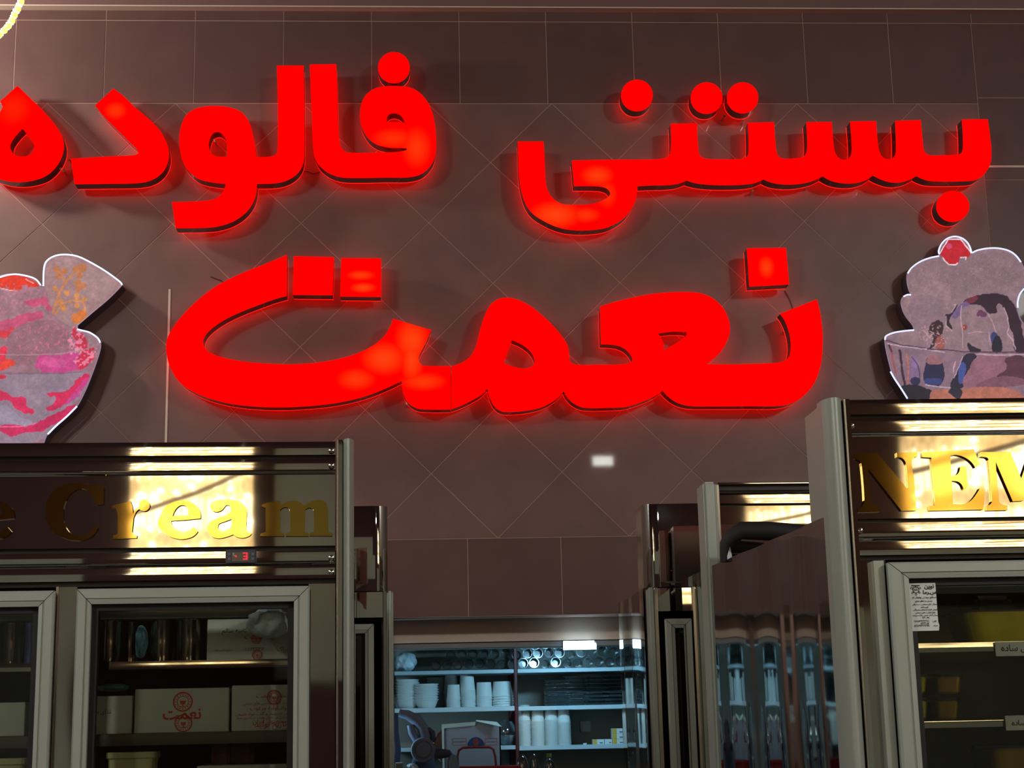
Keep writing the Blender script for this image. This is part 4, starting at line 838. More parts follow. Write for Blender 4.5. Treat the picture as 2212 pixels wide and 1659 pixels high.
# tubs on lower shelf
M_tub = mat('cream_tub', (204, 196, 142), .45)
def tub(F, a, b, c, e, d, label, m=M_tub, group=None, lid=None):
    x0, z1 = F.l(a, c, d); x1, z0 = F.l(b, e, d); dep = min(.2, (x1 - x0) * .8); z_s = [z0, z1 - .012, z1 - .012, z1]; s_ = [.84, .93, 1, 1]
    mb = MB(); cx = (x0 + x1) / 2; cy = d + dep / 2; n = 0
    for zz, k in zip(z_s, s_):
        w_, q = (x1 - x0) / 2 * k, dep / 2 * k
        for i in range(24):
            t = 2 * math.pi * i / 24; ce, se = math.cos(t), math.sin(t); f = lambda v: math.copysign(abs(v) ** .35, v); mb.v.append((cx + w_ * f(ce), cy + q * f(se), zz))
    for r in range(3):
        for i in range(24): j = (i + 1) % 24; mb.f.append((r * 24 + i, r * 24 + j, r * 24 + 24 + j, r * 24 + 24 + i))
    mb.f.append(tuple(range(24))[::-1]); mb.f.append(tuple(range(72, 96)))
    return obj('plastic_tub', mb, m, None, F, origin=(cx, cy, z0), bevel=.001, label=label, cat='tub', group=group)
def tubz(F, a, b, c, z0, d, label): return tub(F, a, b, c, c + 90, d, label)
tubz(FL, 226, 336, 1626, None, .07, 'cream plastic tub with thick rim on the lowest visible shelf')
tubz(FL, -60, 55, 1640, None, .07, 'cream plastic tub low behind the left door glass')
M_brownf = mat('brown_pack', (150, 100, 84), .6, var=.2, vscale=30)
for a, b, c, e, lb in ((456, 496, 1606, 1640, 'pinkish brown packet on the bottom shelf, left one'), (500, 548, 1606, 1640, 'pinkish brown packet on the bottom shelf, right one')):
    x0, z1 = FL.l(a, c, .2); x1, z0 = FL.l(b, e + 14, .2); obj('packet', MB().box(x0, x1, .2, .26, z0, z1), M_brownf, None, FL, origin=((x0 + x1) / 2, .23, z0), bevel=.006, seg=2, label=lb, cat='packet', group='packets on the bottom shelf')
shelf(FL, tL, XI0 + .05, XI1 - .01, 410, 1745, 1765, .06, m=M_brushed)

# right fridge contents: clear tubs of yellow ice cream
def icetub(F, a, b, c, e, d, label, fill=.85, m=M_yellow):
    x0, z1 = F.l(a, c, d); x1, z0 = F.l(b, e, d); dep = .14; cx = (x0 + x1) / 2; cy = d + dep / 2
    t = empty('ice_cream_tub', tuple(F.M @ Vector((cx, cy, z0))), F.psi, label=label, cat='tub', group='clear tubs of yellow ice cream')
    def body(za, zb_, k0, k1, sc):
        mb = MB()
        for zz, k in ((za, k0), (zb_, k1)):
            for i in range(24):
                q = 2 * math.pi * i / 24; f = lambda v: math.copysign(abs(v) ** .4, v); mb.v.append((cx + (x1 - x0) / 2 * k * sc * f(math.cos(q)), cy + dep / 2 * k * sc * f(math.sin(q)), zz))
        mb.f = [(i, (i + 1) % 24, 24 + (i + 1) % 24, 24 + i) for i in range(24)] + [tuple(range(24))[::-1], tuple(range(24, 48))]; return mb
    h = z1 - z0
    obj('ice_cream', body(z0 + .002, z0 + h * fill, .84, .84 + .14 * fill, .97), m, t, F, bevel=.003); obj('tub_wall', body(z0, z1, .85, .99, 1), M_tubclear, t, F)
    obj('lid', body(z1 - .006, z1, 1, 1, 1.01), M_tubclear, t, F)
icetub(FR, 2082, 2330, 1318, 1386, .06, 'large clear tub of yellow ice cream on the upper shelf', .95)
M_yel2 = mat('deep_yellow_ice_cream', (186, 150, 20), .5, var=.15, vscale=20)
icetub(FR, 1950, 2016, 1508, 1554.5, .06, 'bottom one of two pale yellow tubs stacked beside the door frame')
icetub(FR, 1950, 2014, 1456, 1499, .06, 'upper one of two pale yellow tubs stacked beside the door frame')
icetub(FR, 2018, 2084, 1508, 1554.5, .10, 'bottom one of the darker yellow tubs stacked further in', m=M_yel2); icetub(FR, 2018, 2090, 1456, 1499, .10, 'upper one of the darker yellow tubs stacked further in', m=M_yel2)
M_meat = mat('dark_pack', (92, 52, 46), .3, var=.4, vscale=25, coat=.5)
x0, z1 = FR.l(2106, 1286, .2); x1, z0 = FR.l(2190, 1318, .2); obj('wrapped_pack', MB().box(x0, x1, .2, .3, z0, z1), M_meat, None, FR, origin=((x0 + x1) / 2, .25, z0), bevel=.008, seg=2, label='dark film-wrapped pack lying on top of the big yellow tub', cat='packet')
icetub(FR, 2136, 2300, 1612, 1680, .12, 'dim amber tub low behind the right door glass', .9, M_yel2)
# shelf price labels
def plabel(F, a, b, c, e, d, txt, label, cx, wd):
    x0, z1 = F.l(a, c, d); x1, z0 = F.l(b, e, d)
    o = obj('shelf_label', MB().box(x0, x1, d, d + .001, z0, z1), M_paper, None, F, origin=((x0 + x1) / 2, d, z0), label=label, cat='label')
    q = F.l(cx, (c + e) / 2, d - .0004); obj('lettering', textmb(txt, .03, q[0], q[1], d - .0004, .0002, .0004, fit=wd), M_black, o, F)
plabel(FR, 2149, 2290, 1387, 1415, .045, 'کیلویی ساده', 'white shelf label with bold black writing on the upper shelf edge', 2208, .074)
plabel(FR, 2171, 2262, 1546, 1576, .045, 'ساده', 'white shelf label with one black word on the lower shelf edge', 2200, .023)
# sticker on the glass
d = -.0365
q = [FR.l(a, b, -.0365) for a, b in ((1964, 1259), (2025.5, 1257.5), (2032, 1343), (2034.5, 1349), (2033.5, 1361), (1972, 1362.5))]
st = obj('sticker', MB().prism([q[::-1]], d + .013, d + .0139), M_paper, None, FR, origin=(q[0][0], d, q[5][1]), label='white paper sticker with black print on the right fridge door glass', cat='sticker')
def stxt(s_, px, py, wpx, rtl=True, bold=0.0, size=.02, squash=1): 
    x, z_ = FR.l(px, py, d + .0125); obj('print_line', textmb(s_, size, x, z_, d + .0125, .0002, bold, rtl, rot=.0, fit=wpx * 2.7 / FPX, squash=squash), M_black, st, FR)
stxt('نوین', 2007, 1268, 21, bold=.0006); stxt('سـرما', 2008, 1280, 29, bold=.0006)
for s_, px, py, wp in (('صنایع برودتی پهلوان فر', 1996, 1291, 53), ('متصل به اطاق انواع', 1996, 1299, 37), ('یخچال های صنعتی ، صندوقی', 1998, 1305.5, 55), ('ایستاده', 1997, 1311.5, 16), ('فروش انواع ترازوهای دیجیتالی', 1999, 1317.5, 53), ('انواع گوشت های صنعتی', 1999, 1323.5, 43), ('میدان امام خمینی پلاک سیصد', 1999, 1329.5, 56), ('پلاک ۲۵۵', 2000, 1334.5, 15), ('۰۸۶۶۲۲۴۳۵۸۵۶', 1991, 1341.5, 34), ('تلفن :', 2018, 1342, 10), ('۲۵۰۳۳۲۱۰', 1998, 1346.5, 20), ('۰۹۱۲۶۶۳۹۵۲۵', 1992, 1351.5, 34), ('همراه :', 2021, 1351.5, 10)): stxt(s_, px, py, wp)
x, z_ = FR.l(1978.5, 1274, d + .0125); k = 2.7 / FPX; lg = MB(); ring = lambda r: [(x + r * k * math.cos(2 * math.pi * i / 24), z_ + r * k * math.sin(2 * math.pi * i / 24)) for i in range(24)]
lg.prism([ring(7), ring(6)], d + .0122, d + .0127); lg.box(x - 9 * k, x + 9 * k, d + .0122, d + .0127, z_ + 8 * k, z_ + 10 * k).box(x - 5 * k, x + 5 * k, d + .0122, d + .0127, z_ + 5 * k, z_ + 6.5 * k)
for an in (160, 200 + 20, 270, 320, 20):
    t = math.radians(an); u_, v_ = Vector((math.cos(t), math.sin(t))), Vector((-math.sin(t), math.cos(t))); c_ = Vector((x, z_)) + u_ * 9.6 * k
    outq = [tuple(c_ + u_ * a * k + v_ * b * k) for a, b in ((-2.2, -1.8), (2.2, -1.8), (2.2, 1.8), (-2.2, 1.8))]; inn = [tuple(c_ + u_ * a * k + v_ * b * k) for a, b in ((-1.5, -1.1), (1.5, -1.1), (1.5, 1.1), (-1.5, 1.1))]; lg.prism([outq, inn], d + .0122, d + .0127)
obj('round_logo', lg, M_black, st, FR); stxt('NS', 1978.5, 1274, 8, rtl=False)

# ------------------------------------------------------------------ pantry
YS = 5.62
FP = Frame(1115, YS, 0.006)
obj('lintel_beam', MB().box(OX0 - .2, OX1 + .2, WALLY + .14, WALLY + .20, at(1106, 1385, WALLY + .14).z, ZOPEN + .25), M_cream, kind='structure')
bpy.data.objects['lintel_beam'].name = 'trim_6'
o = obj('trim_7', MB().box(OX0 - .2, OX1 + .2, WALLY + .15, WALLY + .22, at(1106, 1399, WALLY + .15).z, at(1106, 1385, WALLY + .15).z - .001), M_galv, kind='structure', bevel=.002)
tP = empty('shelf_unit', place(FP), FP.psi, label='white pantry shelving on dark red uprights behind the opening', cat='shelving')
rowsl = [(1452, 1459.5, 1454), (1532.5, 1539.5, 0), (1618, 1626, 0)]
SX0, SXM, SX1 = FP.x(852, 1500), FP.x(1115, 1500), FP.x(1400, 1500)
zrow = []
for (a, b), (a2, b2) in (((1448, 1456), (1443, 1451.5)), ((1528, 1538), (1524, 1533)), ((1613, 1622), (1610, 1619))):
    za, zb_ = FP.z(980, b), FP.z(980, a); zc, zd = FP.z(1230, b2), FP.z(1230, a2)
    obj('shelf', MB().box(SX0, SXM - .0065, 0, .27, za, zb_), M_shelf, tP, FP, bevel=.001); obj('shelf', MB().box(SXM + .0065, SX1, 0, .27, zc, zd), M_shelf, tP, FP, bevel=.001); zrow.append((zb_, zd))
for x in (SX0 - .02, SXM, SX1):
    obj('upright', MB().box(x - .006, x + .006, .0, .018, 0, 2.3), M_redpost, tP, FP, bevel=.002); obj('upright', MB().box(x - .012, x + .012, .25, .28, 0, 2.3), M_redpost, tP, FP, bevel=.002)
obj('shelf', MB().box(SX0, SX1, .02, .25, .9, .92), M_shelf, tP, FP)
kS = YS / FPX
# stacked bowls and cups: every one an object of its own
def cupmesh(r0, r1, h, lip=.0022):
    return MB().lathe([(r0 * .2, .002), (r0, 0), (r1, h - .003), (r1 + lip, h - .003), (r1 + lip, h), (r1 - .001, h), (r0 - .001, .003), (0, .003)], 20)
PROT = {}
def nest(kind, px, n, d, row, r0, r1, h, pitch, label, group, up_=False, left=True, zbase=None, name='paper_cup', cat='cup'):
    key = (kind, r0, r1, h); z0 = (zbase if zbase is not None else zrow[row][0 if left else 1]) + .0005; x = FP.x(px, 1500, d); r1m = r1
    for k in range(n):
        z_ = z0 + k * pitch; loc = FP.M @ Vector((x + random.uniform(-.0008, .0008), d + r1m, z_ + (0 if up_ else h)))
        M = Matrix.Translation(loc) @ (Matrix() if up_ else Matrix.Rotation(math.pi, 4, 'X'))
        if key not in PROT:
            mb = cupmesh(r0, r1, h); o_ = obj(name, mb, M_cup, smooth=True, label=label, cat=cat, group=group); PROT[key] = o_; o_.matrix_world = M
        else: dup(PROT[key], M=M, label=label, group=group)
    return z0 + (n - 1) * pitch + h
lab = lambda s: s
nest('b', 880, 8, .05, 1, .030, .041, .030, .0100, 'white paper bowl in the leftmost stack on the middle left shelf', 'stack of bowls beside the left upright', True, name='paper_bowl', cat='bowl')
nest('b', 921, 7, .03, 1, .030, .041, .030, .0088, 'white paper bowl in the second, lower stack on the middle left shelf', 'low second stack of bowls', True, name='paper_bowl', cat='bowl')
nest('b2', 945, 9, .18, 1, .026, .036, .030, .0098, 'white paper bowl in the stack half hidden behind the low one', 'half hidden stack of bowls', True, name='paper_bowl', cat='bowl')
nest('c', 980, 6, .03, 1, .0205, .0235, .047, .0062, 'white paper cup in the front stack left of centre, middle left shelf', 'front stack of cups left of centre')
nest('c', 975, 11, .14, 1, .0205, .0235, .047, .0072, 'white paper cup in the tall back stack left of centre', 'tall back stack of cups left')
nest('c', 1012, 10, .03, 1, .0205, .0245, .05, .0062, 'white paper cup in the tallest front stack, middle left shelf', 'tallest front stack of cups')
nest('c', 1007, 12, .16, 1, .0205, .0235, .047, .0072, 'white paper cup in the back stack behind the tallest one', 'back stack behind the tallest')
nest('c3', 1046, 6, .03, 1, .0250, .0285, .05, .0068, 'white paper cup in the second stack from the centre post', 'second stack from the centre post')
nest('c4', 1086, 5, .03, 1, .0300, .0375, .052, .0085, 'wide white paper cup in the stack beside the centre post', 'wide stack beside the centre post')
for px, hh, s_ in ((1131, 19, 'first'), (1161, 18, 'second'), (1190, 19, 'third'), (1217, 17, 'fourth')):
    nest('t', px, hh, .03, 2, .0195, .0225, .044, .0048, 'white paper cup in the %s tall stack from the centre post, lower right shelf' % s_, '%s tall cup stack' % s_, left=False)
    nest('t', px + 1, hh - 1, .14, 2, .0195, .0225, .044, .0058, 'white paper cup in the stack right behind the %s tall stack' % s_, 'stack behind the %s tall cup stack' % s_, left=False)
# clear cups lying on the top shelf
clr = MB().lathe([(.012, 0), (.0125, .002), (.0165, .05), (.018, .05), (.018, .052), (.016, .052), (.0115, .004), (0, .004)], 14)
proto = None
def clearcup(x, dd, z_, lb, g):
    global proto
    loc = FP.M @ Vector((x, dd, z_)); M = Matrix.Translation(loc) @ Matrix.Rotation(math.radians(90 + random.uniform(-6, 6)), 4, 'X') @ Matrix.Rotation(random.uniform(0, 6), 4, 'Z')
    if proto is None: proto = obj('clear_cup', clr, M_clear, smooth=True, label=lb, cat='cup', group=g); proto.matrix_world = M
    else: dup(proto, M=M, label=lb, group=g)
for row, (a, b, py) in enumerate(((935, 1345, 1436), (975, 1345, 1422), (985, 1345, 1407))):
    x = FP.x(a, 1436, .05); xe = FP.x(b, 1436, .05); zz = None
    while x < xe:
        left = x < SXM; zb_ = zrow[0][0 if left else 1]
        clearcup(x + (.0 if row % 2 else .012), .115, zb_ + .0205 + row * .0335,
            'clear plastic cup lying in the %s row of the top shelf, %s of the post' % (('bottom', 'middle', 'top')[row], 'left' if left else 'right'), 'clear cups, %s row, %s of the post' % (('bottom', 'middle', 'top')[row], 'left' if left else 'right')); x += .0385
# clear lidded boxes on the middle right shelf
bxm = MB()
for z0_, z1_, k0, k1 in ((0, .009, .9, 1), (.0095, .0125, 1.03, 1.0)):
    n = len(bxm.v)
    for zz, k in ((z0_, k0), (z1_, k1)): bxm.v += [(-.045 * k, -.04 * k, zz), (.045 * k, -.04 * k, zz), (.045 * k, .04 * k, zz), (-.045 * k, .04 * k, zz)]
    bxm.f += [tuple(n + i for i in q) for q in ((0, 3, 2, 1), (4, 5, 6, 7), (0, 1, 5, 4), (1, 2, 6, 5), (2, 3, 7, 6), (3, 0, 4, 7))]
pb = None
for ci, px in enumerate((1204, 1246, 1289, 1328)):
    for k in range(8 if ci else 7):
        loc = FP.M @ Vector((FP.x(px, 1490, .08) * .9985, .085, zrow[1][1] + k * .0129)); M = Matrix.Translation(loc) @ Matrix.Rotation(random.uniform(-.05, .05), 4, 'Z')
        lb = 'clear flat plastic box in the %s pile of the middle right shelf' % ('first', 'second', 'third', 'fourth')[ci]; g = '%s pile of clear boxes' % ('first', 'second', 'third', 'fourth')[ci]
        if pb is None: pb = obj('clear_box', bxm, M_clear, bevel=.001, label=lb, cat='box', group=g); pb.matrix_world = M
        else: dup(pb, M=M, label=lb, group=g)
bag(FP, 853, 899, 1409, 1449.5, .03, .08, M_bag, 'white translucent bag at the left end of the top pantry shelf', seed=12, knot=False)
# socket on the tile behind
Yw = PY1 - .001; p = at(1264, 1569, Yw); kk = Yw / FPX
sk = obj('wall_socket', MB().box(p.x - 11 * kk, p.x + 11 * kk, PY1 - .012, PY1, p.z - 11 * kk, p.z + 11 * kk), M_paper, origin=(p.x, PY1, p.z), bevel=.002, seg=2, label='white square wall socket above the small yellow boxes', cat='socket')
so = MB().lathe([(.0, .001), (.010, .001), (.011, .003), (.013, .003)], 20); so.v = [(p.x + v[0], PY1 - .012 - v[2], p.z + v[1]) for v in so.v]; obj('socket_ring', so, M_cup, sk)
# small yellow and white boxes
M_boxy = mat('yellow_label', (220, 176, 60), .6); M_boxb = mat('blue_label', (50, 80, 130), .6)
zr2_ = zrow[2][1]
def smallbox(a, b, lvl, label, yfrac):
    x0, x1 = FP.x(a, 1600, .05), FP.x(b, 1600, .05); h = .0175; z0 = zr2_ + lvl * (h + .0004)
    o = obj('small_box', MB().box(x0, x1, .05, .09, z0, z0 + h), M_paper, None, FP, origin=((x0 + x1) / 2, .07, z0), bevel=.0006, label=label, cat='box', group='small yellow and white boxes')
    if yfrac: obj('yellow_end', MB().box(x0 + .0006, x0 + (x1 - x0) * yfrac, .0494, .0499, z0 + .0006, z0 + h - .0006), M_boxy, o, FP)
    obj('blue_mark', MB().box(x0 + (x1 - x0) * .6, x0 + (x1 - x0) * .88, .0494, .0499, z0 + .004, z0 + .007), M_boxb, o, FP)
for i, (a, b, s_) in enumerate(((1323, 1349, 'bottom one of three'), (1323, 1349, 'middle one of three'), (1323, 1349, 'top one of three'))): smallbox(a, b, i, 'small yellow and white box, %s stacked at the right end' % s_, .38)
smallbox(1281, 1305, 0, 'single small yellow and white box left of the stacked ones', .35); smallbox(1306, 1322, 0, 'single small white box touching the stacked ones', 0)
x, _ = FP.l(1264, 1600, .05); obj('bottle_cap', MB().lathe([(0, 0), (.007, 0), (.007, .006), (0, .006)], 16, (x, .06, zr2_)), M_paper, None, FP, origin=(x, .06, zr2_), label='small white cap lying left of the yellow boxes', cat='cap')
# glass bowl with white contents, steel plate
x, z_ = FP.l(1095, 1590, .05); gb = empty('glass_jar', tuple(FP.M @ Vector((x, .1, zrow[2][0]))), label='round clear glass jar with white contents beside the carton', cat='jar')
obj('jar_wall', MB().lathe([(.0, .002), (.025, .002), (.036, .018), (.040, .04), (.036, .062), (.024, .078), (.022, .082)], 28, (x, .1, zrow[2][0])), M_clear, gb, FP); obj('jar_contents', MB().lathe([(0, .004), (.023, .004), (.033, .018), (.036, .034), (.02, .030), (0, .036)], 24, (x, .1, zrow[2][0])), M_bag, gb, FP)
# counter below frame with things standing on it
YC = 5.35; FQ = Frame(1000, YC, 0); zc = FQ.z(1000, 1720, 0)
obj('counter', merge(MB().box(FQ.x(840, 1650), FQ.x(1330, 1650), -.32, .22, zc - .03, zc), MB().box(FQ.x(845, 1650), FQ.x(1325, 1650), -.3, .2, 0, zc - .03)), M_brushed, None, FQ, origin=(0, 0, 0), bevel=.002, label='steel work counter below the shelves, top just under the frame', cat='counter')
a0, z1 = FQ.l(958, 1566, .0); b0, z0 = FQ.l(1084, 1720, .0)
M_cardg = mat('grey_carton', (142, 136, 138), .75, var=.05)
ct = obj('open_carton', merge(MB().box(a0, b0, 0, .004, zc, z1), MB().box(a0, a0 + .004, 0, .18, zc, z1), MB().box(b0 - .004, b0, 0, .18, zc, z1), MB().box(a0, b0, .176, .18, zc, z1), MB().box(a0, b0, 0, .18, zc, zc + .004)), M_cardg, None, FQ, origin=((a0 + b0) / 2, .09, zc), label='open grey carton with blue emblem standing on the counter', cat='box')
fl = MB(); mid = (a0 + b0) / 2
fl.poly([(a0 - .006, -.004, z1 - .012), (mid + .01, -.004, z1 - .004), (mid + .012, -.006, z1 + .008), (a0 - .006, -.006, z1 + .002)]); fl.poly([(mid + .012, -.006, z1 + .010), (b0 + .004, -.02, z1 - .010), (b0 - .012, -.006, z1 + .006), (mid + .015, 0, z1 + .014)]); fl.poly([(a0 - .006, -.005, z1), (a0 + .002, -.005, z1 - .01), (a0 + .002, -.005, zc), (a0 - .004, -.005, zc)])
obj('carton_flap', fl, M_card, ct, FQ, label='pale torn flap of the carton')
cx, cz = FQ.l(1028, 1607, -.001); arc = [(cx + .028 * math.cos(t * math.pi / 20), cz - .006 + .028 * math.sin(t * math.pi / 20)) for t in range(21)]
obj('round_logo', MB().prism([arc], -.0012, 0), mat('navy_print', (30, 44, 90), .7), ct, FQ); obj('logo_figure', MB().prism([[(cx + .011 * math.cos(t), cz + .006 + .013 * math.sin(t)) for t in [i * math.pi / 6 for i in range(12)]]], -.0018, -.001), mat('brown_print', (120, 50, 40), .7), ct, FQ)
for px, in ((992,), (1061,)):
    x, z_ = FQ.l(px, 1602, -.001); w2 = .023 if px < 1000 else .020; obj('print_frame', MB().prism([[(x - w2, z_ - .011), (x + w2, z_ - .011), (x + w2, z_ + .011), (x - w2, z_ + .011)], [(x - w2 + .001, z_ - .010), (x + w2 - .001, z_ - .010), (x + w2 - .001, z_ + .010), (x - w2 + .001, z_ + .010)]], -.0008, 0), M_printred, ct, FQ)
    obj('print_line', textmb('مخصوص بستنی', .01, x, z_, -.0008, .0002, fit=w2 * 1.6), M_printdark, ct, FQ)
# red handled basket in front of the carton
FK = Frame(1050, 5.25, 0); zk = FK.z(1050, 1656)
hp = [FK.pt(a, b) for a, b in ((989, 1659), (988, 1634), (991, 1621), (1000, 1615), (1030, 1614), (1058, 1614), (1066, 1619), (1070, 1635), (1072, 1659))]
bk = empty('red_basket', tuple(FK.M @ Vector((FK.x(1050, 1659), 0, zc + .001))), label='red plastic basket with raised loop handle in front of the carton', cat='basket')
M_redpl = mat('red_plastic', (180, 34, 34), .4); obj('handle', MB().tube(hp, .004, 8), mat('red_handle', (150, 52, 44), .4), bk, FK)
xa, xb = FK.x(985, 1656), FK.x(1116, 1656); bm_ = MB()
bm_.box(xa, xb, -.06, -.054, zc + .001, zk).box(xa, xb, .054, .06, zc + .001, zk).box(xa, xa + .006, -.054, .054, zc + .001, zk).box(xb - .006, xb, -.054, .054, zc + .001, zk).box(xa + .006, xb - .006, -.054, .054, zc + .001, zc + .006).box(xa - .005, xb + .005, -.068, -.06, zk - .008, zk + .004)
obj('basket_body', bm_, M_redpl, bk, FK, bevel=.002); 
# clear bottles
def bottle(px, pyt, wpx, label, cap=None, F=FK, d=-.02):
    x, zt_ = F.l(px, pyt, d); r = wpx / 2 * 5.23 / FPX; z0 = zc + .001
    h = zt_ - z0; t = empty('clear_bottle', tuple(F.M @ Vector((x, d, z0))), label=label, cat='bottle')
    obj('bottle_wall', MB().lathe([(0, 0), (r, .002), (r, h * .62), (r * .96, h * .76), (r * .75, h * .9), (r * .35, h * .98), (0, h)], 24, (x, d, z0)), M_clear, t, F)
    if cap: obj('cap', MB().lathe([(0, h), (r * .5, h), (r * .5, h + .012), (0, h + .012)], 16, (x, d, z0)), cap, t, F)
bottle(1127, 1629, 26, 'clear domed bottle with a bright glint, right of the red basket'); bottle(1153, 1627, 20, 'dim clear bottle second from the red basket'); bottle(1186, 1636, 22, 'dim clear bottle with yellow-green cap', mat('lime_cap', (120, 130, 40), .5))
# grey machine at left
FG = Frame(900, 5.1, 0); M_grey = mat('grey_machine', (146, 154, 176), .5, var=.08, vscale=20); M_greyd = mat('grey_machine_dark', (84, 88, 110), .5)
cx, cz = FG.l(914, 1620, 0); kg = 5.1 / FPX; gm = empty('grey_machine', tuple(FG.M @ Vector((cx, .05, zc))), label='dark grey machine with big round cap and curved arms, left in pantry', cat='machine')
def disc(prof, d, cx_, cz_, m, nm, parent=gm, F=FG, seg=32):
    mb = MB().lathe(prof, seg); mb.v = [(cx_ + v[0], d - v[2], cz_ + v[1]) for v in mb.v]; return obj(nm, mb, m, parent, F)
cp = disc([(25 * kg, -.05), (26 * kg, -.01), (26 * kg, 0), (24 * kg, .006), (19 * kg, .006), (18 * kg, .002), (16 * kg, .002), (15 * kg, .008), (8 * kg, .010), (0, .010)], 0, cx, cz, M_grey, 'round_cap')
def arm(pts, rs, m, nm='arm', d=.03): obj(nm, MB().tube([FG.pt(a, b, d) for a, b in pts], [r * kg for r in rs], 12), m, gm, FG)
arm([(862, 1540), (880, 1544), (900, 1556), (913, 1572), (918, 1590), (917, 1606)], [8, 10, 12, 12, 12, 14], M_grey); arm([(886, 1566), (890, 1582), (900, 1598), (908, 1608)], [7, 8, 9, 9], M_grey); arm([(924, 1573), (934, 1583), (936, 1596), (928, 1604)], [4, 6, 7, 6], M_greyd)
arm([(938, 1630), (955, 1628), (970, 1628), (974, 1632)], [11, 10, 8, 5], M_greyd); arm([(852, 1540), (852, 1580), (856, 1620), (852, 1659), (850, 1712)], [8, 9, 10, 10, 10], M_greyd, 'column', .06)
bt = FG.pt(914, 1650, .08); obj('housing', MB().lathe([(.035, 0), (.045, .03), (.042, .1), (.02, .16), (0, .17)], 20, (bt[0], .1, zc)), M_greyd, gm, FG)
x0, z1 = FG.l(853, 1648, -.03); x1, _ = FG.l(870, 1648, -.03); obj('small_carton', MB().box(x0, x1, -.03, .03, zc, z1), M_card, None, FG, origin=(x0, 0, zc), bevel=.002, label='pale greenish carton corner at bottom left of the pantry', cat='box')
bag(FG, 872, 907, 1650, 1700, -.04, .05, M_bag, 'white crumpled bag below the round grey cap', seed=21, knot=False)
bag(FG, 966, 992, 1630, 1700, .0, .05, mat('greyblue_cloth', (150, 168, 190), .7, bump=.6, bscale=30, bdist=.006), 'pale blue crumpled cloth beside the grey machine', name='cloth', seed=23, knot=False)
# steel plate rim
pl = MB(); c0 = FQ.pt(975, 1612, .01); R_ = 38 * YC / FPX
pl.tube([(c0[0] + R_ * math.cos(t), c0[1], c0[2] + R_ * math.sin(t)) for t in [i * 2 * math.pi / 48 for i in range(48)]], .003, 8, closed=True)
mbp = MB().prism([[(c0[0] + R_ * .98 * math.cos(t), c0[2] + R_ * .98 * math.sin(t)) for t in [i * 2 * math.pi / 48 for i in range(48)]]], c0[1] + .001, c0[1] + .004)
obj('round_tray', merge(pl, mbp), M_chromepin, None, FQ, origin=(c0[0], c0[1] + .01, c0[2] - R_), label='round steel tray leaning behind the carton', cat='tray')
bpy.data.objects['round_tray'].location.y += -.0
# lamp under the beam
YL = WALLY + .12
FT = Frame(1250, YL, 0); la, lz1 = FT.l(1217, 1389); lb_, lz0 = FT.l(1288, 1404)
tl = empty('strip_lamp', tuple(FT.M @ Vector(((la + lb_) / 2, 0, lz1))), label='short glowing cool white strip lamp under the pantry beam', cat='lamp')
obj('lamp_base', MB().box(la, lb_, .008, .03, lz0 + .006, FT.z(1250, 1385)), M_galv, tl, FT)
obj('lamp_tube', MB().tube([(la, 0, (lz0 + lz1) / 2), (lb_, 0, (lz0 + lz1) / 2)], (lz1 - lz0) * .42, 14), M_lampc, tl, FT, label='glowing tube')
obj('lamp_diffuser', MB().box(la, lb_ - .006, -.002, .006, FT.z(1250, 1388), FT.z(1250, 1384.5)), M_lampc, tl, FT)

